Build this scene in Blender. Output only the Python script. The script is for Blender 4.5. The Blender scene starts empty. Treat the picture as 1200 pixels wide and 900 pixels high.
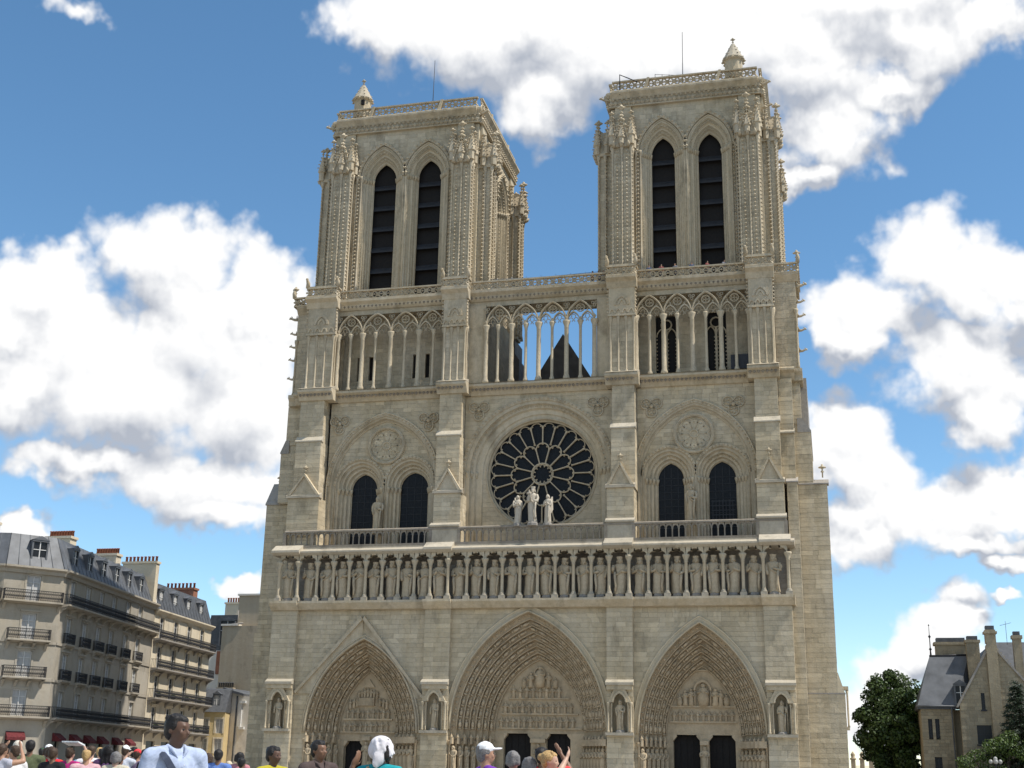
import bpy, math, random
from mathutils import Matrix, Vector
R = math.radians
SC = bpy.context.scene
COL = SC.collection
rng = random.Random(7)

# ------------------------------------------------------------------ camera
GZ = 0.28                                  # ground level
cam_d = bpy.data.cameras.new('camera')
cam = bpy.data.objects.new('camera', cam_d)
COL.objects.link(cam)
YAW, PITCH, ROLL = -0.244338, 0.295848, 0.0196439
_f = Vector((math.sin(YAW)*math.cos(PITCH), math.cos(YAW)*math.cos(PITCH), math.sin(PITCH)))
_r = Vector((math.cos(YAW), -math.sin(YAW), 0))
_u = _r.cross(_f)
_c, _s = math.cos(ROLL), math.sin(ROLL)
_r, _u = _c*_r + _s*_u, -_s*_r + _c*_u
cam.matrix_world = Matrix(((_r.x, _u.x, -_f.x, 26.0056), (_r.y, _u.y, -_f.y, -113.9067),
                           (_r.z, _u.z, -_f.z, 1.65), (0, 0, 0, 1)))
cam_d.sensor_width = 36
cam_d.lens = 1492.84/1200*36
cam_d.clip_start = 0.1
cam_d.clip_end = 6000
SC.camera = cam

# ------------------------------------------------------------------ light, sky, exposure
SUN_EL, SUN_AZ = R(58), R(97.5)              # azimuth clockwise from +Y (towards +X)
SC.view_settings.view_transform = 'Standard'
SC.view_settings.look = 'None'
SC.view_settings.exposure = 0.58
SC.view_settings.gamma = 1.0
sun_d = bpy.data.lights.new('sun', 'SUN')
sun_d.energy = 3.6
sun_d.angle = R(0.53)
sun_d.color = (1.0, 0.95, 0.87)
sun = bpy.data.objects.new('sun', sun_d)
COL.objects.link(sun)
sdir = Vector((math.cos(SUN_EL)*math.sin(SUN_AZ), math.cos(SUN_EL)*math.cos(SUN_AZ), math.sin(SUN_EL)))
sun.rotation_euler = sdir.to_track_quat('Z', 'Y').to_euler()
sun.location = sdir*150

# clouds: ellipses on the sky sphere as (azimuth, elevation, half width, half height), degrees
CLOUDS = [(-30.0, 21.6, 2.8, 1.9), (-26.2, 20.7, 2.4, 1.9), (-28.0, 18.7, 4.7, 3.1), (-35.7, 19.6, 2.5, 1.6), (-34.7, 17.3, 3.8, 3.0), (-31.1, 15.7, 6.0, 3.1), (-26.4, 15.6, 3.3, 3.4), (-36.0, 15.0, 2.1, 2.1), (-27.4, 12.0, 5.3, 1.6), (-32.9, 12.4, 3.4, 0.9), (-26.7, 10.5, 3.2, 1.1), (-37.1, 17.6, 1.4, 2.1), (-20.7, 32.5, 3.0, 1.5), (-16.1, 32.1, 4.8, 2.2), (-12.6, 29.6, 2.8, 2.0), (-10.0, 32.0, 5.6, 2.5), (-3.5, 31.7, 6.2, 2.1), (1.0, 31.0, 4.8, 2.4), (5.9, 31.1, 4.0, 1.9), (8.6, 31.2, 1.9, 1.4), (1.4, 27.7, 2.4, 2.0), (0.3, 25.8, 1.4, 0.8), (4.1, 29.0, 2.3, 1.0), (-12.6, 33.4, 8.7, 2.1), (2.9, 33.5, 9.9, 2.0), (-35.5, 30.7, 2.6, 1.0, 0.78), (5.4, 21.5, 2.7, 2.1), (2.2, 19.8, 2.3, 1.8), (7.5, 20.4, 2.1, 1.7), (6.5, 17.2, 3.0, 2.3), (7.0, 14.8, 1.7, 1.5), (1.8, 18.3, 1.7, 1.0), (9.2, 19.8, 1.4, 1.6), (1.2, 14.4, 2.0, 1.6), (2.1, 12.6, 2.3, 1.5), (4.5, 11.0, 3.4, 1.5), (7.7, 11.4, 2.0, 1.6), (1.3, 10.4, 2.0, 1.5), (6.5, 9.5, 2.3, 0.6), (7.8, 8.7, 1.3, 0.4), (1.8, 4.3, 1.5, 1.3), (3.3, 5.1, 1.3, 1.5), (4.9, 6.6, 1.4, 1.1), (4.6, 4.9, 2.0, 1.4), (6.9, 7.6, 0.6, 0.2), (1.2, 2.7, 1.7, 1.5), (7.0, 3.9, 1.9, 1.4), (-34.9, 9.3, 1.2, 0.6), (-25.9, 7.4, 1.2, 0.5)]


def build_world():
    w = bpy.data.worlds.new('World')
    SC.world = w
    w.use_nodes = True

    def helper(nt):
        def N(t, **k):
            n = nt.nodes.new(t)
            for a, b in k.items():
                setattr(n, a, b)
            return n

        def put(sock, v):
            if isinstance(v, bpy.types.NodeSocket):
                nt.links.new(v, sock)
            elif v is not None:
                sock.default_value = v

        def M(op, a, b=None, c=None, clamp=False):
            n = N('ShaderNodeMath', operation=op, use_clamp=clamp)
            for i, x in enumerate((a, b, c)):
                put(n.inputs[i], x)
            return n.outputs[0]

        def V(op, a, b=None, c=None):
            n = N('ShaderNodeVectorMath', operation=op)
            for i, x in enumerate((a, b, c)):
                put(n.inputs[i], x)
            return n.outputs['Value'] if op in ('LENGTH', 'DOT_PRODUCT') else n.outputs['Vector']
        return N, put, M, V

    # group: sky-sphere point (azimuth, elevation in degrees) -> cloud density
    g = bpy.data.node_groups.new('cloud_density', 'ShaderNodeTree')
    g.interface.new_socket('P', in_out='INPUT', socket_type='NodeSocketVector')
    g.interface.new_socket('D', in_out='OUTPUT', socket_type='NodeSocketFloat')
    g.interface.new_socket('B', in_out='OUTPUT', socket_type='NodeSocketFloat')
    N, put, M, V = helper(g)
    gi, go = N('NodeGroupInput'), N('NodeGroupOutput')
    P = gi.outputs['P']
    w1 = N('ShaderNodeTexNoise', noise_dimensions='2D')
    put(w1.inputs['Vector'], P); w1.inputs['Scale'].default_value = 0.33
    w1.inputs['Detail'].default_value = 4; w1.inputs['Roughness'].default_value = 0.55
    wv = V('SUBTRACT', w1.outputs['Color'], (0.5, 0.5, 0.5))
    Pw = V('MULTIPLY_ADD', wv, (3.4, 2.8, 0), P)
    cur = None
    for a, e, ra, re, *thin in CLOUDS:
        n = V('MULTIPLY_ADD', Pw, (1/ra, 1/re, 0), (-a/ra, -e/re, 0))
        le = V('LENGTH', n)
        if thin:
            le = M('ADD', le, thin[0])
        cur = le if cur is None else M('SMOOTH_MIN', cur, le, 0.25)
    d_in = M('SUBTRACT', 1.25, cur)
    # the rest of the sky: the same kind of cloud, scattered
    n3 = N('ShaderNodeTexNoise', noise_dimensions='2D')
    put(n3.inputs['Vector'], V('MULTIPLY', P, (0.6, 1.0, 0))); n3.inputs['Scale'].default_value = 0.085
    n3.inputs['Detail'].default_value = 3
    d_out = M('MULTIPLY_ADD', n3.outputs[0], 5.0, -2.6)
    sep = N('ShaderNodeSeparateXYZ'); put(sep.inputs[0], P)
    far = N('ShaderNodeMapRange'); far.clamp = True
    put(far.inputs[0], M('ABSOLUTE', M('ADD', sep.outputs[0], 14.0)))
    far.inputs[1].default_value, far.inputs[2].default_value = 25, 33
    up = N('ShaderNodeMapRange'); up.clamp = True
    put(up.inputs[0], sep.outputs[1]); up.inputs[1].default_value, up.inputs[2].default_value = 35.5, 42
    mixf = M('MAXIMUM', far.outputs[0], up.outputs[0])
    base = M('ADD', M('MULTIPLY', d_in, M('SUBTRACT', 1.0, mixf)), M('MULTIPLY', d_out, mixf))
    n2 = N('ShaderNodeTexNoise', noise_dimensions='2D')
    put(n2.inputs['Vector'], P); n2.inputs['Scale'].default_value = 0.40
    n2.inputs['Detail'].default_value = 6; n2.inputs['Roughness'].default_value = 0.47
    Pb = V('MULTIPLY_ADD', V('SUBTRACT', n2.outputs['Color'], (0.5, 0.5, 0.5)), (0.9, 0.9, 0), P)
    bil = None                                             # rounded billows at three sizes
    for sc_, am in ((0.5, 0.42), (1.15, 0.24), (2.6, 0.09)):
        v = N('ShaderNodeTexVoronoi', voronoi_dimensions='2D')
        put(v.inputs['Vector'], Pb); v.inputs['Scale'].default_value = sc_
        t = M('MULTIPLY', M('SUBTRACT', 0.42, v.outputs['Distance']), am)
        bil = t if bil is None else M('ADD', bil, t)
    put(go.inputs['D'], M('ADD', bil, M('MULTIPLY_ADD', M('SUBTRACT', n2.outputs[0], 0.5), 0.85, base)))
    n4 = N('ShaderNodeTexNoise', noise_dimensions='2D')
    put(n4.inputs['Vector'], P); n4.inputs['Scale'].default_value = 0.22
    n4.inputs['Detail'].default_value = 1.5; n4.inputs['Roughness'].default_value = 0.45
    put(go.inputs['B'], M('MULTIPLY_ADD', M('SUBTRACT', n4.outputs[0], 0.5), 0.45, base))

    nt = w.node_tree
    nt.nodes.clear()
    N, put, M, V = helper(nt)
    tc = N('ShaderNodeTexCoord')
    d = V('NORMALIZE', tc.outputs['Generated'])
    s = N('ShaderNodeSeparateXYZ'); put(s.inputs[0], d)
    az = M('MULTIPLY', M('ARCTAN2', s.outputs[0], s.outputs[1]), 180/math.pi)
    el = M('MULTIPLY', M('ARCSINE', s.outputs[2]), 180/math.pi)
    P = N('ShaderNodeCombineXYZ'); put(P.inputs[0], az); put(P.inputs[1], el)
    P = P.outputs[0]

    def dens(p):
        n = N('ShaderNodeGroup'); n.node_tree = g
        put(n.inputs[0], p)
        return n.outputs[0], n.outputs[1]
    D, B = dens(P)
    D2, _b = dens(V('ADD', P, (0.20, 0.34, 0)))
    _d, B3 = dens(V('ADD', P, (0.6, 2.3, 0)))
    al = N('ShaderNodeMapRange'); al.interpolation_type = 'SMOOTHSTEP'; al.clamp = True
    put(al.inputs[0], D); al.inputs[1].default_value, al.inputs[2].default_value = -0.08, 0.52
    # more cloud towards the sun than here: this is the shaded underside
    under = N('ShaderNodeMapRange'); under.clamp = True; under.interpolation_type = 'SMOOTHSTEP'
    put(under.inputs[0], M('SUBTRACT', B3, B)); under.inputs[1].default_value, under.inputs[2].default_value = -0.35, 0.95
    thin = M('MULTIPLY', under.outputs[0], 0.70)
    lum = M('MULTIPLY_ADD', M('SUBTRACT', D, D2), 0.30, M('SUBTRACT', 1.0, thin))
    lum = M('MINIMUM', M('MAXIMUM', lum, 0.40), 1.08)
    ramp = N('ShaderNodeValToRGB')
    ramp.color_ramp.elements[0].position = 0.35
    ramp.color_ramp.elements[0].color = (0.40, 0.44, 0.52, 1)
    ramp.color_ramp.elements[1].position = 0.95
    ramp.color_ramp.elements[1].color = (1.0, 1.0, 1.0, 1)
    put(ramp.inputs[0], lum)
    cl = N('ShaderNodeVectorMath', operation='SCALE')
    put(cl.inputs[0], ramp.outputs[0]); cl.inputs['Scale'].default_value = CLOUD_LUM
    sky = N('ShaderNodeTexSky', sky_type='NISHITA')
    sky.sun_disc = False
    sky.sun_elevation, sky.sun_rotation = SUN_EL, SUN_AZ
    sky.altitude = 50
    sky.air_density, sky.dust_density, sky.ozone_density = 0.85, 0.0, 1.6
    hs = N('ShaderNodeHueSaturation'); hs.inputs['Saturation'].default_value = 1.14
    hs.inputs['Value'].default_value = 1.08
    hs.inputs['Hue'].default_value = 0.491
    put(hs.inputs['Color'], sky.outputs[0])
    mix = N('ShaderNodeMix', data_type='RGBA')
    put(mix.inputs[0], al.outputs[0]); put(mix.inputs[6], hs.outputs[0]); put(mix.inputs[7], cl.outputs[0])
    bg = N('ShaderNodeBackground'); bg.inputs['Strength'].default_value = 0.11
    put(bg.inputs['Color'], mix.outputs[2])
    out = N('ShaderNodeOutputWorld'); put(out.inputs['Surface'], bg.outputs[0])


CLOUD_LUM = 6.3
build_world()
try:
    SC.cycles.use_denoising = True
    SC.cycles.max_bounces = 6
    SC.cycles.diffuse_bounces = 3
    SC.cycles.glossy_bounces = 2
    SC.cycles.transmission_bounces = 3
    SC.cycles.transparent_max_bounces = 6
except Exception:
    pass


# ------------------------------------------------------------------ materials
def _mat(name):
    m = bpy.data.materials.new(name)
    m.use_nodes = True
    nt = m.node_tree
    return m, nt, nt.nodes['Principled BSDF']


def plain(name, col, rough=0.7, metal=0.0, var=0.12, scale=6.0, bump=0.0, spec=0.35):
    m, nt, b = _mat(name)
    b.inputs['Roughness'].default_value = rough
    b.inputs['Metallic'].default_value = metal
    b.inputs['Specular IOR Level'].default_value = spec
    tc = nt.nodes.new('ShaderNodeTexCoord')
    n = nt.nodes.new('ShaderNodeTexNoise')
    n.inputs['Scale'].default_value = scale
    n.inputs['Detail'].default_value = 5
    nt.links.new(tc.outputs['Object'], n.inputs['Vector'])
    r = nt.nodes.new('ShaderNodeValToRGB')
    r.color_ramp.elements[0].position, r.color_ramp.elements[1].position = 0.3, 0.7
    r.color_ramp.elements[0].color = (*[c*(1-var) for c in col], 1)
    r.color_ramp.elements[1].color = (*[min(1, c*(1+var)) for c in col], 1)
    nt.links.new(n.outputs[0], r.inputs[0])
    nt.links.new(r.outputs[0], b.inputs['Base Color'])
    if bump:
        bp = nt.nodes.new('ShaderNodeBump')
        bp.inputs['Strength'].default_value = bump
        bp.inputs['Distance'].default_value = 0.02
        nt.links.new(n.outputs[0], bp.inputs['Height'])
        nt.links.new(bp.outputs[0], b.inputs['Normal'])
    return m


def stone(name, warm, grey, island=0.14, stain=0.35, streak=0.2, fine=0.25, bump=0.5, fscale=2.2, crust=0.38):
    """weathered limestone: per-block tone, large stains, rain streaks, pitting"""
    warm, grey = [tuple(v*k for v, k in zip(c, (1.05, 1.01, 0.965))) for c in (warm, grey)]
    m, nt, b = _mat(name)
    L = nt.links.new
    b.inputs['Roughness'].default_value = 0.9
    b.inputs['Specular IOR Level'].default_value = 0.2
    tc = nt.nodes.new('ShaderNodeTexCoord')
    geo = nt.nodes.new('ShaderNodeNewGeometry')

    def noise(scale, detail, vec, rough=0.55):
        n = nt.nodes.new('ShaderNodeTexNoise')
        n.inputs['Scale'].default_value = scale
        n.inputs['Detail'].default_value = detail
        n.inputs['Roughness'].default_value = rough
        L(vec, n.inputs['Vector'])
        return n.outputs[0]

    def math_(op, a, b_, c=None):
        n = nt.nodes.new('ShaderNodeMath')
        n.operation = op
        for i, x in enumerate((a, b_, c)):
            if x is None:
                continue
            if isinstance(x, bpy.types.NodeSocket):
                L(x, n.inputs[i])
            else:
                n.inputs[i].default_value = x
        return n.outputs[0]
    mp = nt.nodes.new('ShaderNodeMapping')
    mp.inputs['Scale'].default_value = (1.6, 1.6, 0.10)
    L(tc.outputs['Object'], mp.inputs['Vector'])
    mp2 = nt.nodes.new('ShaderNodeMapping')
    mp2.inputs['Scale'].default_value = (1.0, 1.0, 0.45)
    mp2.inputs['Location'].default_value = (7.3, 1.7, 4.1)
    L(tc.outputs['Object'], mp2.inputs['Vector'])
    n1 = noise(0.16, 5, tc.outputs['Object'], 0.6)
    n2 = noise(fscale, 8, tc.outputs['Object'], 0.65)
    n3 = noise(1.0, 5, mp.outputs[0])
    n4 = noise(9.0, 4, tc.outputs['Object'])
    v = math_('MULTIPLY_ADD', math_('SUBTRACT', geo.outputs['Random Per Island'], 0.5), 2*island, 1.0)
    v = math_('MULTIPLY_ADD', math_('SUBTRACT', n1, 0.5), stain, v)
    v = math_('MULTIPLY_ADD', math_('SUBTRACT', n3, 0.5), streak*2, v)
    v = math_('MULTIPLY_ADD', math_('SUBTRACT', n2, 0.5), fine*2, v)
    v = math_('MULTIPLY_ADD', math_('SUBTRACT', n4, 0.5), fine, v)
    # some replaced blocks are paler, some patches carry a black crust
    pale = math_('GREATER_THAN', geo.outputs['Random Per Island'], 0.90)
    v = math_('MULTIPLY_ADD', pale, island*0.8, v)
    n5 = noise(0.55, 6, mp2.outputs[0], 0.7)
    cr = nt.nodes.new('ShaderNodeMapRange')
    cr.clamp = True
    L(n5, cr.inputs[0])
    cr.inputs[1].default_value, cr.inputs[2].default_value = 0.54, 0.72
    v = math_('MULTIPLY', v, math_('MULTIPLY_ADD', cr.outputs[0], -crust, 1.0))
    mr = nt.nodes.new('ShaderNodeMapRange')
    mr.clamp = True
    L(math_('MULTIPLY_ADD', n1, 0.6, math_('MULTIPLY', n3, 0.4)), mr.inputs[0])
    mr.inputs[1].default_value, mr.inputs[2].default_value = 0.38, 0.62
    mix = nt.nodes.new('ShaderNodeMix')
    mix.data_type = 'RGBA'
    L(mr.outputs[0], mix.inputs[0])
    mix.inputs[6].default_value = (*warm, 1)
    mix.inputs[7].default_value = (*grey, 1)
    sc = nt.nodes.new('ShaderNodeVectorMath')
    sc.operation = 'SCALE'
    L(mix.outputs[2], sc.inputs[0])
    L(v, sc.inputs['Scale'])
    L(sc.outputs[0], b.inputs['Base Color'])
    bp = nt.nodes.new('ShaderNodeBump')
    bp.inputs['Strength'].default_value = bump
    bp.inputs['Distance'].default_value = 0.05
    L(math_('ADD', n2, math_('MULTIPLY', n4, 0.5)), bp.inputs['Height'])
    L(bp.outputs[0], b.inputs['Normal'])
    return m


MAT = {}
MAT['ashlar'] = stone('limestone_ashlar', (0.47, 0.40, 0.275), (0.43, 0.385, 0.295), island=0.11)
MAT['carved'] = stone('limestone_carved', (0.455, 0.387, 0.27), (0.41, 0.367, 0.285), island=0.08, streak=0.28, fine=0.34)
MAT['tower'] = stone('limestone_tower', (0.46, 0.40, 0.285), (0.42, 0.38, 0.295), island=0.10, streak=0.30, fine=0.30)
MAT['portal'] = stone('limestone_portal', (0.44, 0.355, 0.24), (0.40, 0.335, 0.24), island=0.12, fine=0.4)
MAT['statue'] = stone('limestone_statue', (0.45, 0.375, 0.26), (0.40, 0.35, 0.265), island=0.0, fine=0.35, fscale=4)
MAT['ledge'] = stone('limestone_ledge', (0.41, 0.37, 0.29), (0.37, 0.34, 0.28), island=0.08, streak=0.1)
MAT['pale_statue'] = stone('pale_stone_statue', (0.48, 0.435, 0.36), (0.44, 0.41, 0.35), island=0.0, fine=0.25, fscale=4, crust=.2)
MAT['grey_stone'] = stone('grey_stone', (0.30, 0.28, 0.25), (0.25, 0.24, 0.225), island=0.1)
MAT['iron_stone'] = stone('weathered_stone', (0.27, 0.24, 0.19), (0.22, 0.20, 0.175), island=0.1, fine=0.45)
MAT['louvre'] = plain('louvre_slate', (0.030, 0.031, 0.034), 0.75, var=0.4, scale=1.5)
MAT['void'] = plain('dark_timber_and_void', (0.012, 0.010, 0.009), 0.8, var=0.3)  # door timber; behind other openings its near-black stands in for unlit interiors
MAT['glass'] = plain('old_glass', (0.012, 0.013, 0.015), 0.4, var=0.5, scale=9, spec=0.15)
MAT['lead'] = plain('lead_roof', (0.12, 0.105, 0.09), 0.7, var=0.25, scale=1.2, bump=0.3)
MAT['zinc'] = plain('zinc_roof', (0.105, 0.11, 0.118), 0.55, var=0.3, scale=0.9, metal=0.1)
MAT['slate'] = plain('slate_roof', (0.075, 0.078, 0.083), 0.6, var=0.25, scale=2.5)
MAT['metal'] = plain('dark_metal', (0.03, 0.03, 0.033), 0.5, var=0.2, metal=0.3)
MAT['wire'] = plain('steel_wire', (0.30, 0.33, 0.37), 0.5, metal=0.6)


# ------------------------------------------------------------------ mesh helpers
class MB:
    """collects geometry, links it as one mesh object"""
    def __init__(s, xf=None):
        s.v, s.f, s.sm, s.xf = [], [], [], xf

    def add(s, vs, fs, smooth=False):
        n = len(s.v)
        if s.xf:
            vs = [s.xf(p) for p in vs]
        s.v.extend(vs)
        s.f.extend([tuple(i+n for i in q) for q in fs])
        s.sm.extend([smooth]*len(fs))

    def box(s, x0, x1, y0, y1, z0, z1):
        s.add([(x0, y0, z0), (x1, y0, z0), (x1, y1, z0), (x0, y1, z0), (x0, y0, z1), (x1, y0, z1), (x1, y1, z1), (x0, y1, z1)],
              [(0, 1, 5, 4), (1, 2, 6, 5), (2, 3, 7, 6), (3, 0, 4, 7), (4, 5, 6, 7), (3, 2, 1, 0)])

    def prism(s, poly, y0, y1):
        n = len(poly)
        vs = [(x, y0, z) for x, z in poly] + [(x, y1, z) for x, z in poly]
        fs = [tuple(range(n)), tuple(range(2*n-1, n-1, -1))]
        fs += [((i+1) % n, i, i+n, (i+1) % n+n) for i in range(n)]
        s.add(vs, fs)

    def prism_x(s, poly, x0, x1):
        """poly of (y, z) extruded along x"""
        n = len(poly)
        vs = [(x0, y, z) for y, z in poly] + [(x1, y, z) for y, z in poly]
        fs = [tuple(range(n-1, -1, -1)), tuple(range(n, 2*n))]
        fs += [(i, (i+1) % n, (i+1) % n+n, i+n) for i in range(n)]
        s.add(vs, fs)

    def band(s, inner, outer, y0, y1, closed=False, back=False):
        n = len(inner)
        vs = [(x, y0, z) for x, z in inner] + [(x, y0, z) for x, z in outer]
        vs += [(x, y1, z) for x, z in inner] + [(x, y1, z) for x, z in outer]
        fs = []
        for i in range(n if closed else n-1):
            j = (i+1) % n
            fs += [(i, j, n+j, n+i), (i, 2*n+i, 2*n+j, j), (n+i, n+j, 3*n+j, 3*n+i)]
            if back:
                fs.append((2*n+i, 3*n+i, 3*n+j, 2*n+j))
        if not closed:
            fs += [(0, n, 3*n, 2*n), (n-1, 3*n-1, 4*n-1, 2*n-1)]
        s.add(vs, fs)

    def ribbon(s, c0, y0, c1, y1, smooth=False):
        """surface between two equally long (x, z) curves at two depths"""
        n = len(c0)
        vs = [(x, y0, z) for x, z in c0] + [(x, y1, z) for x, z in c1]
        s.add(vs, [(i, n+i, n+i+1, i+1) for i in range(n-1)], smooth)

    def tube(s, pts, r, n=6, closed=False, smooth=True, caps=True):
        P = [Vector(p) for p in pts]
        m = len(P)
        rs = r if isinstance(r, (list, tuple)) else [r]*m
        vs, fs = [], []
        prev = None
        for i in range(m):
            a = P[(i-1) % m] if (closed or i > 0) else P[i]
            b = P[(i+1) % m] if (closed or i < m-1) else P[i]
            t = (b-a)
            t = t.normalized() if t.length > 1e-9 else Vector((0, 0, 1))
            if prev is None:
                ref = Vector((0, 1, 0)) if abs(t.y) < 0.9 else Vector((1, 0, 0))
            else:
                ref = prev
            x = (ref - t*ref.dot(t))
            x = x.normalized() if x.length > 1e-6 else t.orthogonal().normalized()
            prev = x
            y = t.cross(x)
            for k in range(n):
                an = 2*math.pi*k/n
                vs.append(tuple(P[i] + x*(rs[i]*math.cos(an)) + y*(rs[i]*math.sin(an))))
        for i in range(m if closed else m-1):
            j = (i+1) % m
            for k in range(n):
                l = (k+1) % n
                fs.append((i*n+k, i*n+l, j*n+l, j*n+k))
        if not closed and caps:
            fs.append(tuple(range(n-1, -1, -1)))
            fs.append(tuple(range((m-1)*n, m*n)))
        s.add(vs, fs, smooth)

    def lathe(s, prof, c=(0, 0, 0), n=8, smooth=True, rot=0.0, sy=1.0, cap=True):
        vs, fs = [], []
        m = len(prof)
        for r, z in prof:
            for k in range(n):
                a = 2*math.pi*k/n+rot
                vs.append((c[0]+r*math.cos(a), c[1]+r*sy*math.sin(a), c[2]+z))
        for i in range(m-1):
            for k in range(n):
                l = (k+1) % n
                fs.append((i*n+k, i*n+l, (i+1)*n+l, (i+1)*n+k))
        if cap:
            fs.append(tuple(range(n-1, -1, -1)))
            fs.append(tuple(range((m-1)*n, m*n)))
        s.add(vs, fs, smooth)

    def ell(s, c, r, n=8, m=6, mat=None):
        vs = [(0, 0, -1)]
        for i in range(1, m):
            t = -math.pi/2+math.pi*i/m
            for k in range(n):
                a = 2*math.pi*k/n
                vs.append((math.cos(t)*math.cos(a), math.cos(t)*math.sin(a), math.sin(t)))
        vs.append((0, 0, 1))
        fs = [(0, 1+(k+1) % n, 1+k) for k in range(n)]
        for i in range(m-2):
            for k in range(n):
                l = (k+1) % n
                fs.append((1+i*n+k, 1+i*n+l, 1+(i+1)*n+l, 1+(i+1)*n+k))
        b = 1+(m-2)*n
        fs += [(b+k, b+(k+1) % n, len(vs)-1) for k in range(n)]
        out = []
        for x, y, z in vs:
            p = Vector((x*r[0], y*r[1], z*r[2]))
            if mat is not None:
                p = mat @ p
            out.append((p.x+c[0], p.y+c[1], p.z+c[2]))
        s.add(out, fs, True)

    def octa(s, c, r, h=None):
        h = h or r
        x, y, z = c
        s.add([(x-r, y, z), (x, y-r, z), (x+r, y, z), (x, y+r, z), (x, y, z-h), (x, y, z+h)],
              [(0, 1, 5), (1, 2, 5), (2, 3, 5), (3, 0, 5), (1, 0, 4), (2, 1, 4), (3, 2, 4), (0, 3, 4)])

    def mesh(s, name, mat=None, off=None):
        me = bpy.data.meshes.new(name)
        v = s.v if off is None else [(x-off[0], y-off[1], z-off[2]) for x, y, z in s.v]
        me.from_pydata(v, [], s.f)
        me.polygons.foreach_set('use_smooth', s.sm)
        if mat is not None:
            me.materials.append(MAT[mat] if isinstance(mat, str) else mat)
        me.update()
        return me

    def build(s, name, mat, parent=None, kind=None, local=False):
        off = None
        if parent is not None and not local:
            off = [0, 0, 0]
            p = parent
            while p is not None:
                off = [off[i]+p.location[i] for i in range(3)]
                p = p.parent
        return inst(s.mesh(name, mat, off), name, parent, kind=kind)


def inst(me, name, parent=None, loc=(0, 0, 0), rot=None, scale=None, kind=None):
    o = bpy.data.objects.new(name, me)
    COL.objects.link(o)
    if parent is not None:
        o.parent = parent
    o.location = loc
    if rot is not None:
        o.rotation_euler = rot
    if scale is not None:
        o.scale = scale
    if kind:
        o['kind'] = kind
    return o


def tag(o, label, cat, group=None):
    o['label'] = label
    o['category'] = cat
    if group:
        o['group'] = group
    return o


def thing(name, label, cat, loc, group=None, rotz=0.0):
    o = bpy.data.objects.new(name, None)
    COL.objects.link(o)
    o.location = loc
    o.rotation_euler = (0, 0, rotz)
    o.empty_display_size = 0.2
    return tag(o, label, cat, group)


def copy_tree(o, parent=None):
    c = o.copy()
    COL.objects.link(c)
    if parent is not None:
        c.parent = parent
    for ch in list(o.children):
        copy_tree(ch, c)
    return c


# ------------------------------------------------------------------ arches and walls
def pointed(cx, half, zs, zp, n=10, z0=None):
    """pointed arch as (x, z) points, left springing over the apex to the right"""
    h = max(zp-zs, half*1.0001)
    zs = zp-h
    Rr = (half*half+h*h)/(2*half)
    a1 = math.atan2(h, Rr-half)              # angle at the apex seen from the right-hand centre
    L = []
    for i in range(n+1):
        a = a1*i/n
        L.append((cx+Rr-half-Rr*math.cos(a), zs+Rr*math.sin(a)))
    pts = L+[(2*cx-x, z) for x, z in reversed(L[:-1])]
    if z0 is not None:
        pts = [(cx-half, z0)]+pts+[(cx+half, z0)]
    return pts


def round_arch(cx, half, zs, n=12, z0=None):
    pts = [(cx-half*math.cos(math.pi*i/n), zs+half*math.sin(math.pi*i/n)) for i in range(n+1)]
    if z0 is not None:
        pts = [(cx-half, z0)]+pts+[(cx+half, z0)]
    return pts


def circle(cx, cz, r, n=24, a0=0.0):
    return [(cx+r*math.cos(a0+2*math.pi*i/n), cz+r*math.sin(a0+2*math.pi*i/n)) for i in range(n)]


def hole_pointed(cx, half, z0, zs, zp):
    h = max(zp-zs, half*1.0001)
    zs = zp-h
    Rr = (half*half+h*h)/(2*half)

    def f(z):
        if z < z0 or z >= zp:
            return None
        if z <= zs:
            return cx-half, cx+half
        x = math.sqrt(max(0, Rr*Rr-(z-zs)**2))-(Rr-half)
        return (cx-x, cx+x) if x > 0 else None
    return f


def hole_round(cx, half, z0, zs):
    def f(z):
        if z < z0 or z >= zs+half:
            return None
        if z <= zs:
            return cx-half, cx+half
        x = math.sqrt(max(0, half*half-(z-zs)**2))
        return cx-x, cx+x
    return f


def hole_circle(cx, cz, r):
    def f(z):
        if abs(z-cz) >= r:
            return None
        x = math.sqrt(r*r-(z-cz)**2)
        return cx-x, cx+x
    return f


def hole_rect(a, b, z0, z1):
    def f(z):
        return (a, b) if z0 <= z <= z1 else None
    f.hard = True
    return f


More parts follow.
